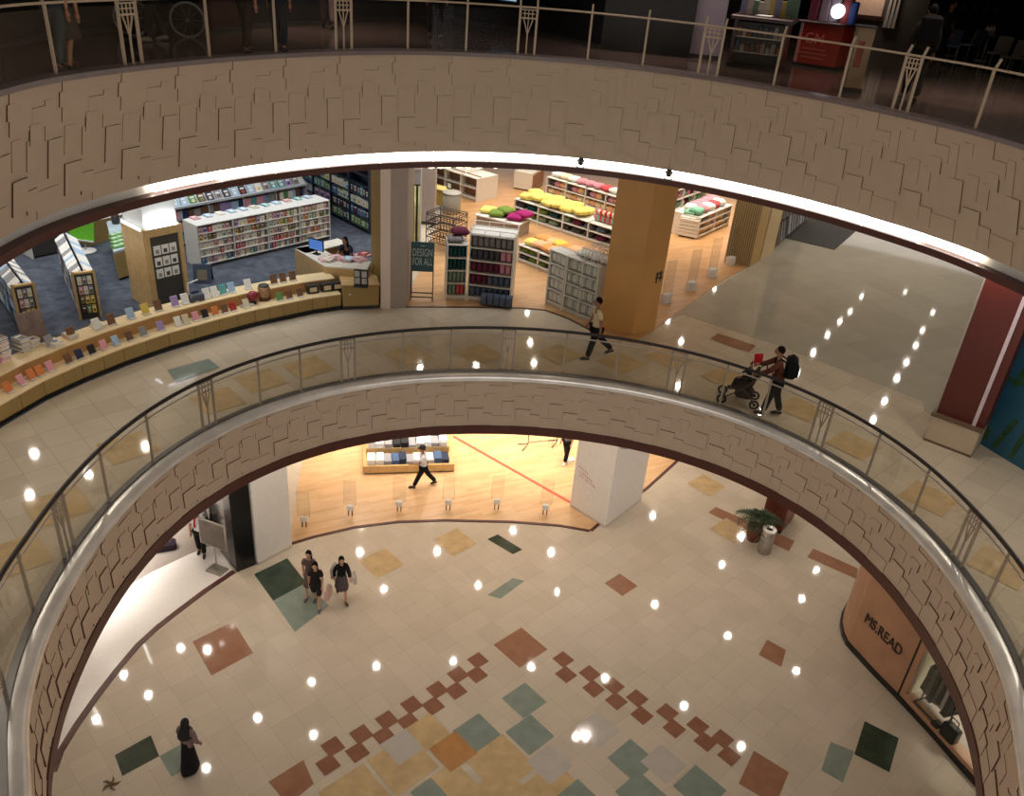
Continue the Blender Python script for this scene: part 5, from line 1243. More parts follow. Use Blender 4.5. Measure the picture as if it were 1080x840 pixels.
for x, z0_, z1_, dx_ in ((.35,.1,1.0,.25),(.8,.1,1.35,.2),(1.5,.4,2.6,.3),(.25,1.7,2.7,.2),(2.3,0,3.5,.3)):
    b = MB(); n = 4
    for k in range(n):
        f0, f1 = k/n, (k+.94)/n; b.hexa([(x+dx_*f0-.06,-.012,z0_+(z1_-z0_)*f0),(x+dx_*f0+.06,-.012,z0_+(z1_-z0_)*f0),(x+dx_*f0+.06,0,z0_+(z1_-z0_)*f0),(x+dx_*f0-.06,0,z0_+(z1_-z0_)*f0)], [(x+dx_*f1-.06,-.012,z0_+(z1_-z0_)*f1),(x+dx_*f1+.06,-.012,z0_+(z1_-z0_)*f1),(x+dx_*f1+.06,0,z0_+(z1_-z0_)*f1),(x+dx_*f1-.06,0,z0_+(z1_-z0_)*f1)])
    b.build('stem_print', mg, t)
b = MB()
for x, z, w, hh in ((.05,1.75,.9,.1),(.3,1.95,.5,.14),(.0,.1,.14,.45)): b.hexa([(x,-.01,z),(x+w,-.01,z+.12),(x+w,0,z+.12),(x,0,z)], [(x,-.01,z+hh),(x+w,-.01,z+.12+hh*.4),(x+w,0,z+.12+hh*.4),(x,0,z+hh)])
b.build('leaf_print', mg, t)
# faint line of mall signage is only a reflection in the photograph and is left to the floor
# ------------------------------------------------------------------ people
def skin_mesh(verts, edges, radii, sub=1):
    me = bpy.data.meshes.new('tmp'); me.from_pydata([tuple(v) for v in verts], edges, [])
    o = bpy.data.objects.new('tmp', me); COL.objects.link(o)
    m = o.modifiers.new('Skin', 'SKIN'); m.use_smooth_shade = True; m.branch_smoothing = .4
    for i, sv in enumerate(me.skin_vertices[0].data): r = radii[i]; sv.radius = r if isinstance(r, tuple) else (r, r); sv.use_root = (i == 0)
    s = o.modifiers.new('Sub', 'SUBSURF'); s.levels = sub; s.render_levels = sub
    dg = bpy.context.evaluated_depsgraph_get(); ev = o.evaluated_get(dg); m2 = bpy.data.meshes.new_from_object(ev)
    vs = [v.co.copy() for v in m2.vertices]; fs = [list(p.vertices) for p in m2.polygons]
    bpy.data.objects.remove(o); bpy.data.meshes.remove(me); bpy.data.meshes.remove(m2)
    return vs, fs
def person(label, p, rz, H=1.7, legs=(22,5,-24,25), arms=(-20,15,22,25), lean=3, head_tilt=8, skin=None, top=None, sleeve='short', bottom=None, bstyle='trousers', shoes=(24,20,18), hair='short', slim=1.0, cap=None, extra=None, group=None, out=.06):
    t = thing('person', label, 'person', p, rz, group); k = H/1.7; sk = skin or M_skin
    J = {}
    J['pel'] = Vector((0,0,.95)); ln = R(lean)
    def sp(z, y=0): d = z-.95; return Vector((0, -math.sin(ln)*d+y, .95+math.cos(ln)*d))
    J['sp'] = sp(1.12); J['ch'] = sp(1.3); J['nk'] = sp(1.455); hd = sp(1.5)+Vector((0,-math.sin(R(head_tilt))*.1, .1)); J['hd'] = hd
    for s, nm, a, kn in ((1,'L',legs[0],legs[1]), (-1,'R',legs[2],legs[3])):
        h = Vector((s*.085,0,.9)); kk = h+Vector((s*.005,-math.sin(R(a)),-math.cos(R(a))))*.41; an_ = kk+Vector((0,-math.sin(R(a-kn)),-math.cos(R(a-kn))))*.41
        pitch = R(max(-35, min(25, (a-kn)*.8))); toe = an_+Vector((s*.02,-math.cos(pitch)*.16,-.055+math.sin(pitch)*.16*.6)); J['h'+nm], J['k'+nm], J['a'+nm], J['t'+nm] = h, kk, an_, toe
    for s, nm, a, e in ((1,'L',arms[0],arms[1]), (-1,'R',arms[2],arms[3])):
        sh = sp(1.4)+Vector((s*.165*slim,0,0)); el = sh+Vector((s*out/.28,-math.sin(R(a)),-math.cos(R(a)))).normalized()*.28; w = el+Vector((-s*.03,-math.sin(R(a+e)),-math.cos(R(a+e))))*.245
        J['s'+nm], J['e'+nm], J['w'+nm] = sh, el, w
    mz = min(min(J['aL'].z, J['aR'].z)-.075, min(J['tL'].z, J['tR'].z)-.035)
    for q in J: J[q] = (J[q]-Vector((0,0,mz)))*k
    hd = J['hd']
    def sk_mesh(names, edges, rad_): return skin_mesh([J[n] for n in names], [(names.index(a), names.index(b)) for a, b in edges], [tuple(x*k for x in r) if isinstance(r, tuple) else r*k for r in rad_])
    names = ['pel','sp','ch','nk','hd','hL','kL','aL','tL','hR','kR','aR','tR','sL','eL','wL','sR','eR','wR']
    edges = [('pel','sp'),('sp','ch'),('ch','nk'),('nk','hd'),('pel','hL'),('hL','kL'),('kL','aL'),('aL','tL'),('pel','hR'),('hR','kR'),('kR','aR'),('aR','tR'),('ch','sL'),('sL','eL'),('eL','wL'),('ch','sR'),('sR','eR'),('eR','wR')]
    rd = [(.125*slim,.095),(.115*slim,.085),(.135*slim,.095),.05,.06,.085,.055,.038,.03,.085,.055,.038,.03,.06,.042,.028,.06,.042,.028]
    vs, fs = sk_mesh(names, edges, rd)
    b = MB(); b.add(vs, fs, 0, True)
    b.ball(hd+Vector((0,0,.03))*k, (.078*k,.098*k,.118*k), 14, 10)
    b.ball(hd+Vector((0,-.1,.015))*k, (.013*k,.02*k,.022*k), 6, 5)          # nose
    for s in (1,-1):
        b.ball(hd+Vector((s*.08,.005,.02))*k, (.012*k,.022*k,.032*k), 6, 5)   # ears
        b.ball(hd+Vector((s*.03,-.088,.045))*k, (.012*k,.01*k,.008*k), 6, 5, 1)
    b.ball(hd+Vector((0,-.086,-.035))*k, (.024*k,.012*k,.007*k), 6, 5, 1)
    for nm, s in (('L',1),('R',-1)):
        w, d = J['w'+nm], (J['w'+nm]-J['e'+nm]).normalized(); f = Vector((0,-1,0)); f = (f-d*f.dot(d)).normalized(); sd = d.cross(f)
        b.tube([w-d*.01*k, w+d*.045*k, w+d*.09*k], [.026*k,.036*k,.03*k], 8)
        for q in range(4):
            o_ = f*((q-1.5)*.018*k); L_ = (.065,.075,.07,.055)[q]*k; c_ = sd*(-s)*.02*k
            b.tube([w+d*.085*k+o_, w+d*.085*k+d*L_*.5+o_+c_*.3, w+d*.085*k+d*L_*.95+o_+c_], [.0095*k,.009*k,.007*k], 6)
        b.tube([w+d*.03*k+f*.028*k, w+d*.06*k+f*.055*k, w+d*.09*k+f*.06*k], [.012*k,.01*k,.008*k], 6)
    b.build('body', [sk, M_hair], t)
    if top is not None:
        J['hem'] = J['pel']+Vector((0,.005,-.1))*k
        n2 = ['ch','sp','pel','hem','sL','sR']; e2 = [('ch','sp'),('sp','pel'),('pel','hem'),('ch','sL'),('ch','sR')]; r2 = [(.18*slim,.135),(.168*slim,.132),(.168*slim,.135),(.172*slim,.14),.085,.085]
        J['mL'] = J['sL'].lerp(J['eL'], .72); J['mR'] = J['sR'].lerp(J['eR'], .72); J['nb'] = J['ch'].lerp(J['nk'], .8)
        n2.append('nb'); e2.append(('ch','nb')); r2.append(.068)
        if sleeve == 'short': n2 += ['mL','mR']; e2 += [('sL','mL'),('sR','mR')]; r2 += [.075,.075]
        elif sleeve == 'long':
            J['vL'] = J['eL'].lerp(J['wL'], .92); J['vR'] = J['eR'].lerp(J['wR'], .92)
            n2 += ['eL','vL','eR','vR']; e2 += [('sL','eL'),('eL','vL'),('sR','eR'),('eR','vR')]; r2 += [.066,.05,.066,.05]
        v2, f2 = sk_mesh(n2, e2, r2); MB().add(v2, f2, 0, True).build('top', top, t)
    bm_ = bottom
    if bstyle in ('trousers','shorts') and bm_:
        n2 = ['pel','hL','hR','kL','kR']; e2 = [('pel','hL'),('pel','hR'),('hL','kL'),('hR','kR')]; r2 = [(.15*slim,.12),.115,.115,.09,.09]
        if bstyle == 'trousers': n2 += ['aL','aR']; e2 += [('kL','aL'),('kR','aR')]; r2 += [.078,.078]
        v2, f2 = sk_mesh(n2, e2, r2); MB().add(v2, f2, 0, True).build('trousers' if bstyle == 'trousers' else 'shorts', bm_, t)
    if bstyle in ('skirt','robe') and bm_:
        zb_ = (.5 if bstyle == 'skirt' else .06)*k; zt_ = 1.04*k-mz*k; ml = (J['kL']+J['kR'])/2 if bstyle == 'skirt' else (J['aL']+J['aR'])/2
        spn = abs(J['kL'].y-J['kR'].y) if bstyle == 'skirt' else abs(J['aL'].y-J['aR'].y)
        pr = []; n = 20
        for i in range(9):
            f = i/8; z = zt_+(zb_-zt_)*f; cy_ = J['pel'].y+(ml.y-J['pel'].y)*f; rx = (.14+.07*f)*k; ry = (.11+.06*f)*k+spn*.4*f
            for q in range(n): an_ = 2*PI*q/n; w_ = 1+.05*f*math.sin(5*an_); pr.append((rx*w_*math.cos(an_), cy_+ry*w_*math.sin(an_), z))
        fs_ = [[i*n+q, i*n+(q+1) % n, (i+1)*n+(q+1) % n, (i+1)*n+q] for i in range(8) for q in range(n)]
        MB().add(pr, fs_, 0, True).build('skirt', bm_, t)
    ms = mat('shoe_%d_%d_%d' % tuple(shoes), shoes, .4)
    for nm in 'LR':
        a_, to = J['a'+nm], J['t'+nm]; d = (to-a_); b = MB(); hl = a_+Vector((0,.03*k,-.045*k))
        b.tube([hl+Vector((0,.03*k,0)), hl, a_+d*.5+Vector((0,0,-.012*k)), to+Vector((0,0,.0)), to+Vector((0,-.04*k,-.004*k))], [.025*k,.042*k,.046*k,.04*k,.02*k], 8); b.build('shoe', ms, t)
    hb = MB()
    if hair == 'short': hb.ball(hd+Vector((0,.018,.058))*k, (.086*k,.1*k,.104*k), 14, 9)
    elif hair == 'long':
        hb.ball(hd+Vector((0,.02,.055))*k, (.09*k,.105*k,.11*k), 14, 9)
        hb.tube([hd+Vector((0,.06,.05))*k, hd+Vector((0,.095,-.08))*k, hd+Vector((0,.12,-.22))*k, hd+Vector((0,.12,-.34))*k], [.075*k,.085*k,.075*k,.04*k], 10)
    if hair in ('short','long'): hb.build('hair', M_hair, t)
    if hair == 'hijab':
        m_ = mat('black_veil', (16,15,17), .8)
        hb.ball(hd+Vector((0,.012,.04))*k, (.1*k,.112*k,.135*k), 16, 11)
        hb.tube([hd+Vector((0,.02,-.02))*k, J['nk']+Vector((0,.02,-.01))*k, J['ch']+Vector((0,.015,.07))*k, J['ch']+Vector((0,.02,-.06))*k], [.1*k,.12*k,.18*k,.2*k], 14); hb.build('headscarf', m_, t)
    if cap:
        cb = MB(); cb.lathe([(.1,.0),(.102,.05),(.085,.1),(.04,.125),(.0001,.13)], (0,0,0), 14); o = cb.build('cap', mat('cap_%d' % cap[0], cap, .6), t); o.location = hd+Vector((0,.005,.06))*k; o.scale = (k,k*1.12,k)
        MB().hexa([(-.07,-.09,.0),(.07,-.09,.0),(.05,-.17,-.015),(-.05,-.17,-.015)], [(-.07,-.09,.012),(.07,-.09,.012),(.05,-.17,-.003),(-.05,-.17,-.003)]).build('peak', mat('cap_%d' % cap[0], cap, .6), o)
    t['_h'] = 0; del t['_h']
    return t, J, k
def cloth(n, c): return mat('cloth_'+n, c, .85, var=.12, scale=9, spec=.2)
LEFT = R(-90)
Pz = at(625,378,Z1)
person('man in cream short sleeved shirt and black trousers walking along the middle gallery', Pz, LEFT+R(8), 1.74, (12,0,-28,20), (-14,12,10,16), 3, 14, None, cloth('cream', (214,196,158)), 'short', cloth('black', (22,21,22)), 'trousers', (24,20,18), 'short', 1.15)
# man with a pushchair
Pz = at(811,438,Z1)
mt, J, k = person('man in brown jacket with black backpack pushing a pushchair along the middle gallery', Pz, LEFT+R(-14), 1.8, (14,4,-10,10), (42,22,48,18), 8, 22, None, cloth('brown', (92,52,38)), 'long', cloth('black', (22,21,22)))
b = MB(); b.rbox(-.2,.0,0,.2,.26,.52,.07); b.rbox(-.15,.24,.04,.15,.32,.28,.03); o = b.build('backpack', cloth('black_pack', (18,18,20)), mt); o.location = J['sp']+Vector((0,.11,-.05))
for s in (1,-1): MB().tube([J['ch']+Vector((s*.12,.16,.12)), J['ch']+Vector((s*.12,.0,.2)), J['ch']+Vector((s*.13,-.12,.08)), J['sp']+Vector((s*.14,.06,.0))], .022, 6).build('strap', cloth('black_pack', (18,18,20)), o).location = -o.location
fw = Vector((math.sin(LEFT+R(-14)), -math.cos(LEFT+R(-14)), 0))
sp_ = Pz+fw*.72+Vector((.05,.42,0)); sp_.z = Z1
t = thing('pushchair', 'dark pushchair with a small red flag held by the man on the gallery', 'pushchair', sp_, LEFT+R(-14))
mfr = mat('pushchair_frame', (70,68,68), .35, metal=.6); mfa = cloth('pushchair', (52,40,36))
for x in (-.26,.26):
    MB().tube([(x,-.42,.12),(x,.1,.55),(x,.42,.98),(x*.9,.5,1.02)], .016, 6).build('side_tube', mfr, t)
    MB().tube([(x,.38,.12),(x,.05,.5)], .016, 6).build('rear_leg', mfr, t)
    for y in (-.42,.38):
        wl_ = MB(); n = 14
        vs = []; 
        wl_.tube([(x, y+.1*math.cos(2*PI*q/n), .11+.1*math.sin(2*PI*q/n)) for q in range(n+1)], .028, 8, 0, False); wl_.tube([(x-.03,y,.11),(x+.03,y,.11)], .035, 8)
        wl_.build('wheel', mat('rubber', (24,24,25), .8), t)
MB().tube([(-.24,.5,1.02),(.24,.5,1.02)], .022, 8).build('handlebar', mat('rubber', (24,24,25), .8), t)
b = MB(); b.hexa([(-.22,-.2,.42),(.22,-.2,.42),(.22,.15,.36),(-.22,.15,.36)], [(-.22,-.2,.5),(.22,-.2,.5),(.22,.15,.44),(-.22,.15,.44)]); b.hexa([(-.22,.1,.4),(.22,.1,.4),(.22,.2,.4),(-.22,.2,.4)], [(-.22,.3,.95),(.22,.3,.95),(.22,.36,.95),(-.22,.36,.95)]); b.build('seat', mfa, t)
MB().pillow((0,.1,.3), .44, .5, .3, 6).build('basket', mfa, t); MB().bar((-.24,-.36,.16),(.24,-.36,.16), .05).build('footrest', mfr, t)
MB().tube([(.24,.2,.8),(.24,.1,1.46)], .008, 6).build('flag_stick', M_white, t)
b = MB(); b.hexa([(.24,.12,1.22),(.24,.1,1.46),(-.1,.32,1.36),(-.12,.34,1.12)], [(.25,.14,1.22),(.25,.12,1.46),(-.09,.34,1.36),(-.11,.36,1.12)]); b.build('flag', cloth('red', (186,24,36)), t)
cb, cJ, ck = person('small child with black hair and dark clothes riding in the pushchair', sp_+Vector((0,0,.0)), LEFT+R(-14), 1.0, (75,60,75,60), (30,30,30,30), -12, 5, None, cloth('charcoal', (46,40,40)), 'long', cloth('black', (22,21,22)))
cb.location = sp_+Vector((.08,.0,.56-cJ['pel'].z+.12))
# guard
Pz = at(446,513,.02)
gt, J, k = person('guard in white shirt, black trousers and black cap walking across the timber floor', Pz, LEFT+R(10), 1.7, (24,2,-26,14), (28,62,-14,20), 3, 10, None, cloth('white', (226,226,230)), 'short', cloth('black', (22,21,22)), 'trousers', (22,20,20), 'short', 1.05, (20,20,22))
# women
Pz = at(334.5,640); t, J, k = person('young woman in black top and dark shorts carrying a pink bag', Pz, R(5), 1.62, (12,4,-14,14), (6,12,-6,12), 2, 20, M_skinl, cloth('dark', (38,32,34)), 'short', cloth('dark_shorts', (44,40,42)), 'shorts', (84,90,92), 'long', .86)
bg = thing('carrier_bag', 'pale pink carrier bag held by the young woman in black top', 'bag', Vector((Pz.x+.33,Pz.y+.02,.36)), R(80))
b = MB(); b.hexa([(-.16,-.06,0),(.16,-.06,0),(.16,.06,0),(-.16,.06,0)], [(-.19,-.03,.34),(.19,-.03,.34),(.19,.03,.34),(-.19,.03,.34)]); b.build('body', mat('pink_plastic', (206,170,162), .5), bg); MB().tube([(-.08,0,.33),(-.05,0,.46),(.05,0,.46),(.08,0,.33)], .012, 6).build('handle', mat('pink_plastic', (206,170,162), .5), bg)
Pz = at(328,629); person('woman with long hair and grey dress walking behind the pink bag carrier', Pz, R(0), 1.64, (-12,10,12,4), (4,10,-8,10), 2, 10, M_skinl, cloth('taupe', (96,82,78)), 'short', cloth('taupe', (96,82,78)), 'skirt', (90,88,88), 'long', .86)
Pz = at(361,632); t, J, k = person('woman in black top and grey skirt with a pale cardigan and shoulder bag', Pz, R(20), 1.62, (16,4,-18,24), (30,60,-16,14), 6, 30, M_skinl, cloth('black', (22,21,22)), 'long', cloth('grey_skirt', (88,78,80)), 'skirt', (70,46,34), 'long', .9)
b = MB(); b.tube([J['sR']+Vector((-.02,.05,.04)), J['eR']+Vector((-.05,.06,0)), J['wR']+Vector((-.05,.08,-.08))], [.06,.07,.05], 8); b.build('cardigan', cloth('pale_grey', (170,162,158)), t)
b = MB(); b.rbox(-.05,-.16,0,.05,.16,.26,.03); o = b.build('shoulder_bag', cloth('pale_bag', (196,186,180)), t); o.location = J['wL']+Vector((.12,0,-.1))
Pz = at(202,811); person('woman in black headscarf, mauve blouse and long black skirt seen from behind', Pz, R(165), 1.54, (6,2,-8,6), (6,30,-4,34), 3, 6, M_skin, cloth('mauve', (122,98,98)), 'long', cloth('black', (22,21,22)), 'robe', (24,20,18), 'hijab', 1.18)
# staff by the black portal
Pz = at(213,585,.015); t, J, k = person('person in white shirt with red lanyard strap standing by the brown notice board', Pz, R(10), 1.7, (6,2,-8,4), (4,12,2,14), 2, 10, M_skin, cloth('white', (226,226,230)), 'short', cloth('black', (22,21,22)))
b = MB(); b.tube([J['nb']+Vector((-.05,-.06,0)), J['ch']+Vector((-.07,-.13,-.05)), J['sp']+Vector((-.06,-.13,0))], .028, 6); b.build('lanyard', cloth('red', (186,24,36)), t)
Pz = at(218,571,.012); person('person in white top and dark skirt standing behind the brown notice board', Pz, R(-60), 1.62, (2,0,-2,0), (4,12,2,14), 2, 10, M_skinl, cloth('white', (226,226,230)), 'short', cloth('charcoal', (46,40,40)), 'skirt', (24,20,18), 'long', .9)
Pz = at(596,487,.02); person('mannequin in black trousers and white shoes standing at the back of the timber shop', Pz, R(-30), 1.72, (14,0,-16,4), (4,12,2,14), 2, 10, M_skinl, cloth('grey_top', (120,118,118)), 'short', cloth('black', (22,21,22)), 'trousers', (232,230,228))  # shop mannequin, shaped by the same function as the people
# cashier
Pz = at(368,268,HD); Pz.z = C1; person('cashier in dark top with black hair bent over the oak cashier desk', Pz, R(-15), 1.6, (4,0,-4,2), (30,50,34,46), 22, 35, M_skin, cloth('navy', (32,36,52)), 'short', cloth('black', (22,21,22)), 'trousers', (24,20,18), 'long')

# ------------------------------------------------------------------ second floor, dim shops beyond the upper balustrade
V1 = Z2
def wallrun(pix, h, th, m, name, label, cat):
    pts = [at(x, y, Z2) for x, y in pix]; t = thing(name, label, cat, pts[0]); b = MB(); q = offs(pts, th)
    for i in range(len(pts)-1): b.prism([pts[i], pts[i+1], q[i+1], q[i]], Z2, Z2+h)
    b.build('panel', m, t, True); b = MB(); q0 = offs(pts, -.03)
    for i in range(len(pts)-1): b.prism([q0[i], q0[i+1], pts[i+1], pts[i]], Z2, Z2+.1)
    b.build('skirting', M_char, t, True); return t, pts
M_dk = mat('black_shop_wall', (17,16,18), .4, var=.1); M_ddk = mat('near_black_wall', (24,22,24), .6)
HW = 3.6
bt, bp_ = wallrun([(478,22),(495,26),(542,33),(567,37),(633,52)], HW, .3, M_dk, 'black_shop_wall', 'black shop wall with glowing menu screens across the upper gallery', 'shop wall')
MB().prism([bp_[-1], bp_[-1]+Vector((2.2,-.35,0)), bp_[-1]+Vector((2.2,2,0)), bp_[-1]+Vector((0,2,0))], Z2, Z2+HW).build('return_panel', M_dk, bt, True)
for i, (x, y0, L_) in enumerate([(533,2,.9),(592,9,1.05),(629,12,.7)]):
    base = at(x, 43, Z2); e = (bp_[3]-bp_[2]).normalized(); n_ = Vector((e.y,-e.x,0))
    if n_.y > 0: n_ = -n_
    P0 = bp_[2]+n_*.03; zc = None
    t = thing('menu_screen', 'glowing blue white menu screen, %s from the left on the black shop wall' % nth(i), 'screen', onplane(x, y0, P0, n_), math.atan2(e.y, e.x), 'menu screens on the black shop wall')
    MB().box(-L_/2,-.03,0,L_/2,.02,.85).build('bezel', M_black, t); MB().box(-L_/2+.03,-.036,.03,L_/2-.03,-.03,.82).build('screen', mat('screen_blue', (84,120,160), .4, emit=.35, var=.5, scale=3), t)
    MB().box(-L_/2+.05,-.04,.05,L_/2-.05,-.036,.12).box(-L_/2+.05,-.04,.2,L_/2-.3,-.036,.25).build('print', emis('screen_white', (190,214,226), .6), t)
wallrun([(704,58),(757,64)], HW, .3, mat('mauve_grey_wall', (150,138,150), .6, var=.03), 'mauve_shop_wall', 'pale mauve wall panel left of the dark kiosk on the upper gallery', 'wall panel')
wallrun([(-60,62),(60,40),(170,28),(224,33)], HW, .3, M_ddk, 'dark_shop_front', 'dark shop front at far left of the upper gallery', 'shop front')
wallrun([(224,36),(262,33)], HW, .3, mat('deep_brown_panel', (64,34,22), .4), 'brown_panel', 'deep red brown wall panel behind the walkers on the upper gallery', 'wall panel')
wallrun([(262,30),(350,26),(420,22),(480,20)], HW, .3, M_ddk, 'dark_shop_front', 'dark shop front left of the black wall with menu screens', 'shop front')
wallrun([(757,40),(905,40),(1000,36),(1120,50),(1300,140)], HW, .3, M_ddk, 'dark_shop_front', 'dark back wall behind the kiosks at the right of the upper gallery', 'shop front')
# kiosk with shelves of small goods
A, L, an = front((766,70),(822,77), Z2); t = thing('kiosk', 'dark red brown kiosk with glass shelves of small goods on the upper gallery', 'kiosk', A, an)
MB().box(0,0,0,L,1.0,.1).build('plinth', M_black, t); MB().box(.06,.1,.1,L-.06,.95,1.0).build('carcass', M_dk, t)
for x in (0, L-.08): MB().box(x,0,.1,x+.08,1.0,1.1).build('post', mat('kiosk_mahogany', (66,30,24), .35), t)
MB().rbox(-.1,-.1,1.05,L+.1,1.1,1.14,.02).build('counter_top', mat('kiosk_mahogany', (66,30,24), .35), t)
for z in (.35,.68): MB().box(.08,0,z,L-.08,.1,z+.02).build('shelf', M_steel, t)
for k in range(9):
    for s in range(2):
        c = random.choice([(150,146,140),(90,90,94),(120,70,60),(60,74,90)]); b = MB(); hh = random.uniform(.12,.24); b.rbox(-.05,-.03,0,.05,.03,hh,.01); b.lathe([(.03,hh),(.02,hh+.03),(.0001,hh+.035)], n=8); o = b.build('bottle', mat('goods_%d_%d' % c[:2], c, .4)); o.location = xf(A, an, .15+k*(L-.3)/8, .05, .37+s*.33); tag(o, 'small bottle, %s from the left on the %s glass shelf of the dark kiosk' % (nth(k), ('lower','upper')[s]), 'bottle', 'bottles on the dark kiosk shelves')
for k in range(10):
    c = random.choice([(140,124,60),(70,100,80),(120,60,60),(100,100,130),(150,140,130)]); b = MB(); hh = random.uniform(.25,.5); b.rbox(-.09,-.05,0,.09,.05,hh,.015); b.box(-.06,-.054,hh*.3,.06,-.05,hh*.7); o = b.build('gift_pack', mat('pack_%d_%d' % c[:2], c, .5)); o.location = xf(A, an, .1+k*(L-.1)/9, .55, 1.15); o.rotation_euler = (0,0,an); tag(o, 'small coloured pack, %s from the left on top of the dark kiosk' % nth(k), 'pack', 'packs on top of the dark kiosk')
for k in range(2):
    o = MB().rbox(-.16,-.1,0,.16,.1,.02,.005).build('notice_card', M_paper); o.location = xf(A, an, L*.5+k*.03, .08+k*.2, 1.15); o.rotation_euler = (0,0,an); tag(o, 'white card lying %s on the kiosk counter' % ('near the front edge','behind the front card')[k], 'card')
# red counter with a round lamp
A, L, an = front((834,68),(878,75), Z2); t = thing('promotion_counter', 'red promotion counter with pale lettering right of the dark kiosk', 'counter', A, an)
MB().box(0,.02,0,L,.8,.08).build('plinth', M_black, t); b = MB(); n = 8
b.prism([(0,.1),(L*.1,.02),(L*.3,0),(L*.7,0),(L*.9,.02),(L,.1),(L,.8),(0,.8)], .08, 1.0); b.build('body', mat('signal_red', (150,40,26), .4, var=.1), t); MB().rbox(-.05,-.06,1.0,L+.05,.85,1.06,.02).build('top', mat('kiosk_mahogany', (66,30,24), .35), t)
text('lettering', 'GM', .34, mat('pale_red_letters', (196,110,90), .5), t, (L*.42,-.006,.66), (PI/2,0,0), .004)
b = MB()
for z, w in ((.42,.5),(.32,.62),(.22,.5)): b.box(L*.5-w*.7,-.008,z,L*.5+w*.5,0,z+.02)
b.build('print', mat('pale_red_letters', (196,110,90), .5), t)
t2 = thing('globe_lamp', 'glowing white round lamp on the red promotion counter', 'lamp', xf(A, an, L*.68, .35, 1.06), an)
MB().lathe([(.07,0),(.07,.02),(.02,.04),(.02,.12)], n=14).build('base', M_char, t2); MB().ball((0,0,.26),.17,16,12).build('globe', emis('lit_disc', (246,240,250), 2.2), t2)
for k, (c, x) in enumerate([((120,40,60),.05),((150,130,140),.3),((160,150,160),.52),((40,70,140),.92),((130,40,40),.8)]):
    o = MB().rbox(-.12,-.08,0,.12,.08,.5+.1*(k % 3),.03).build('hanging_pack', mat('pack2_%d' % c[0], c, .6)); o.location = xf(A, an, L*x, .62, 1.06); o.rotation_euler = (0,0,an); tag(o, '%s tall pack, %s from the left on the red promotion counter' % (['crimson','pink grey','pale grey','blue','dark red'][k], nth([0,1,2,4,3][k])), 'pack')
a = at(889,97,Z2); t = thing('square_post', 'beige square post with faint red print right of the red counter', 'post', a, R(-8)); MB().box(0,0,.1,.34,.34,1.25).build('shaft', mat('beige_post', (150,128,98), .5), t); MB().box(-.03,-.03,0,.37,.37,.1).build('base', M_char, t); MB().box(.06,-.005,.5,.2,0,1.0).build('print', mat('faint_red_print', (140,66,52), .5, var=.4, scale=9), t); MB().box(-.02,-.02,1.25,.36,.36,1.29).build('cap', M_char, t)
# lit display of an open shop further right
a = at(935,62,Z2); t = thing('lit_display', 'warm lit display board with hanging white garments at the upper gallery shop', 'display', a+Vector((0,2.2,0)), R(-12))
MB().box(-1.1,.1,0,1.6,.2,2.6).build('back_panel', mat('grey_plaster', (92,84,76), .6), t); MB().box(-.55,.02,1.0,.3,.08,1.75).build('board', mat('warm_board', (206,170,146), .5, emit=.12), t); MB().box(-.62,-.02,.88,.36,.1,1.0).build('ledge', mat('kiosk_mahogany', (66,30,24), .35), t)
b = MB()
for k in range(3): b.hexa([(.42+k*.12,-.05,.7),(.52+k*.12,-.05,.7),(.52+k*.12,.06,.7),(.42+k*.12,.06,.7)], [(.45+k*.12,-.02,1.7),(.49+k*.12,-.02,1.7),(.49+k*.12,.04,1.7),(.45+k*.12,.04,1.7)])
b.build('garments', mat('pale_garment', (190,180,170), .8), t)
for k in range(4):
    o = MB().ball((0,0,0),.05,8,6).ball((0,.06,.03),.03,6,5).build('spot_bulb', emis('spot_glow', (255,232,200), 4.0)); o.location = a+Vector((-.5+k*.42,2.15,2.05)); tag(o, 'small glowing spot bulb, %s from the left over the warm lit board' % nth(k), 'lamp', 'spot bulbs over the lit board')
lt = bpy.data.lights.new('lamp','AREA'); lt.size = .6; lt.energy = 10; lt.color = (1,.85,.7); lo = bpy.data.objects.new('lamp', lt); COL.objects.link(lo); lo.parent = t; lo.location = (0,-.5,2.2); lo.rotation_euler = (R(30),0,0)
# cafe tables and chairs at the right
def chair(p, rz, c, label):
    t = thing('cafe_chair', label, 'chair', p, rz, 'cafe chairs on the upper gallery'); m = mat('chair_%d_%d' % c[:2], c, .5)
    MB().rbox(-.22,-.22,.43,.22,.22,.47,.02).build('seat', m, t); MB().hexa([(-.21,.2,.5),(.21,.2,.5),(.21,.23,.5),(-.21,.23,.5)], [(-.2,.27,.92),(.2,.27,.92),(.2,.3,.92),(-.2,.3,.92)]).build('backrest', m, t)
    for x in (-.19,.19):
        for y in (-.19,.19): MB().tube([(x,y,.44),(x*1.12,y*1.12,0)], .014, 6).build('leg', M_steel, t)
        MB().tube([(x,.2,.44),(x*.95,.24,.75)], .012, 6).build('back_post', M_steel, t)
chair(at(1046,74,Z2), R(175), (150,146,138), 'pale cafe chair with its back to the void, left of the two pale chairs')
chair(at(1062,79,Z2), R(190), (156,150,142), 'pale cafe chair with its back to the void, right of the two pale chairs')
chair(at(998,66,Z2), R(160), (84,108,140), 'blue grey cafe chair behind the person with the backpack')
chair(at(1018,64,Z2), R(200), (96,118,146), 'blue grey cafe chair nearest the pale cafe chairs')
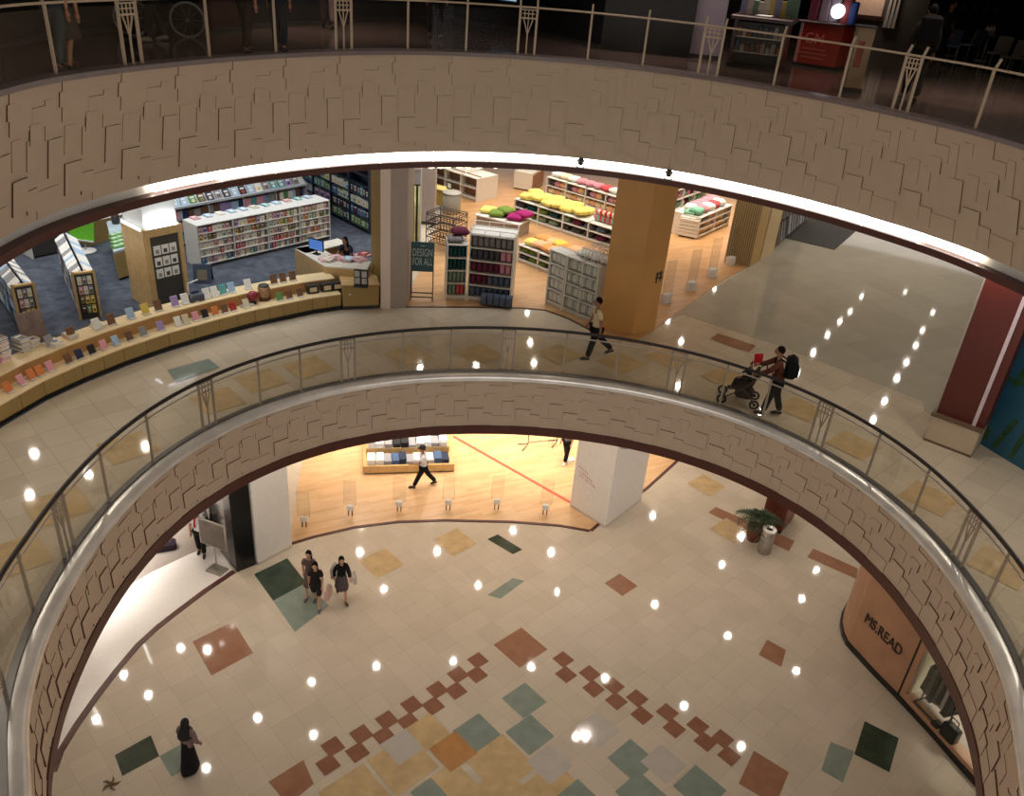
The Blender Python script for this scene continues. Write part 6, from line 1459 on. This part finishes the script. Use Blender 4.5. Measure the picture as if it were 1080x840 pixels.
for i, (x, y) in enumerate([(1004,60),(1040,66)]):
    t = thing('cafe_table', 'round dark cafe table %s' % ('between the blue grey chairs','behind the pale chairs')[i], 'table', at(x, y, Z2)+Vector((0,.35,0))); MB().lathe([(.4,.7),(.42,.72),(.4,.74)], n=20).build('table_top', M_char, t); MB().tube([(0,0,.02),(0,0,.7)], .03).build('stem', M_steel, t); MB().lathe([(.24,0),(.24,.02),(.04,.04)], n=16).build('base', M_steel, t)
for i, (x, y) in enumerate([(1041,62),(1052,64),(1036,60)]):
    o = MB().lathe([(.05,0),(.06,.1),(.05,.18)], n=10).hexa([(-.05,-.02,.16),(.05,-.02,.16),(.05,.02,.16),(-.05,.02,.16)], [(-.005,-.005,.3),(.005,-.005,.3),(.005,.005,.3),(-.005,.005,.3)]).build('napkin_cup', M_paper); o.location = at(1040,66,Z2)+Vector((-.15+.14*i,.3+.08*i,.74)); tag(o, 'white napkin cup, %s from the left on the dark cafe table' % nth(i), 'cup', 'napkin cups on the cafe table')
a = at(1018,44,Z2); t = thing('drinks_counter', 'dark blue counter with a row of pale jars beyond the cafe chairs', 'counter', a, R(-10)); MB().box(-1.4,0,.0,1.4,.7,1.0).build('body', mat('night_blue', (24,34,60), .5), t); MB().box(-1.45,-.05,1.0,1.45,.75,1.05).build('top', M_black, t)
for k in range(5): o = MB().lathe([(.08,0),(.1,.06),(.09,.2),(.04,.26),(.05,.3)], n=12).build('jar', mat('pale_blue_jar', (120,140,180), .3)); o.location = a+Vector((-.8+k*.4,.2-k*.06,1.05)); tag(o, 'pale blue jar, %s from the left on the dark blue counter' % nth(k), 'jar', 'jars on the dark blue counter')
# round wheel stand at far left
a = at(172,39,Z2); t = thing('display_bicycle', 'dark bicycle with a silver front wheel behind the upper balustrade', 'bicycle', a, R(25))
def wheel_(x):
    w = MB(); n = 24; w.tube([(x+.33*math.cos(2*PI*q/n),0,.34+.33*math.sin(2*PI*q/n)) for q in range(n+1)], .025, 8, 0, False)
    for q in range(10): w.tube([(x,0,.34),(x+.32*math.cos(2*PI*q/10),0,.34+.32*math.sin(2*PI*q/10))], .004, 4)
    w.tube([(x,-.04,.34),(x,.04,.34)], .03, 8); return w
wheel_(-.55).build('wheel', mat('silver_rim', (130,132,136), .3, metal=.6), t); wheel_(.5).build('wheel', mat('silver_rim', (130,132,136), .3, metal=.6), t)
b = MB(); b.tube([(-.55,0,.34),(-.4,0,.95)], .02); b.tube([(-.43,0,.8),(.1,0,.75),(-.05,0,.3),(-.43,0,.8)], .02); b.tube([(.1,0,.75),(.5,0,.34),(-.05,0,.3)], .018); b.tube([(.1,0,.75),(.14,0,.92)], .018); b.build('frame', M_black, t)
MB().tube([(-.42,-.25,1.0),(-.4,0,.97),(-.42,.25,1.0)], .016).build('handlebar', M_black, t); MB().pillow((.15,0,.95), .26,.16,.08,6).build('saddle', M_black, t)
# people on the upper gallery
def up_person(x, y, rz, label, H, top, bottom, style='trousers', hair='short', legs=(10,4,-12,8), skin=None, shoes=(20,18,18), sleeve='short'):
    p = at(x, y, Z2); q = (p-Vector((CX,CY,Z2))).normalized(); ph = math.degrees(math.atan2(q.y, q.x)); rr = max((p-Vector((CX,CY,Z2))).length, rad(RE2b, ph)*S+.34)
    p = Vector((CX+q.x*rr, CY+q.y*rr, Z2))
    return person(label, p, rz, H, legs, (8,14,-8,14), 2, 8, skin, top, sleeve, bottom, style, shoes, hair)
up_person(87,78,R(170),'person in faded blue jeans walking on the upper gallery at the left', 1.68, cloth('charcoal', (46,40,40)), cloth('faded_jeans', (62,70,76)))
up_person(108,78.5,R(175),'woman in grey knee length skirt walking beside the person in faded jeans', 1.6, cloth('dark', (38,32,34)), cloth('grey_knee', (62,56,54)), 'skirt', 'long')
up_person(163,44,R(-60),'person in black standing beside the bicycle on the upper gallery', 1.65, cloth('black', (22,21,22)), cloth('black', (22,21,22)), shoes=(150,146,140))
up_person(272,59,R(160),'person in brown trousers walking on the upper gallery, left of the pair', 1.7, cloth('deep_green', (34,48,46)), cloth('dark_brown', (46,34,28)))
up_person(299,55.5,R(190),'person in dark blue jeans walking on the upper gallery, right of the pair', 1.7, cloth('charcoal', (46,40,40)), cloth('dark_jeans', (36,40,48)))
up_person(459,41,R(20),'person in black standing before the dark shop on the upper gallery', 1.7, cloth('black', (22,21,22)), cloth('black', (22,21,22)))
up_person(346,30,R(200),'person in pale trousers standing behind the ornamental post on the upper gallery', 1.65, cloth('dark', (38,32,34)), cloth('mauve_trousers', (104,86,86)))
ut, J, k = up_person(957,107,R(165),'person in dark clothes with a backpack standing at the upper balustrade', 1.75, cloth('dark_olive', (42,38,32)), cloth('black', (22,21,22)), sleeve='long')
o = MB().rbox(-.19,0,0,.19,.22,.5,.06).build('backpack', cloth('black_pack', (18,18,20)), ut); o.location = J['sp']+Vector((0,.11,-.03))
up_person(985,70,R(40),'person in dark clothes sitting area side, standing near the blue grey chairs', 1.65, cloth('charcoal', (46,40,40)), cloth('black', (22,21,22)))
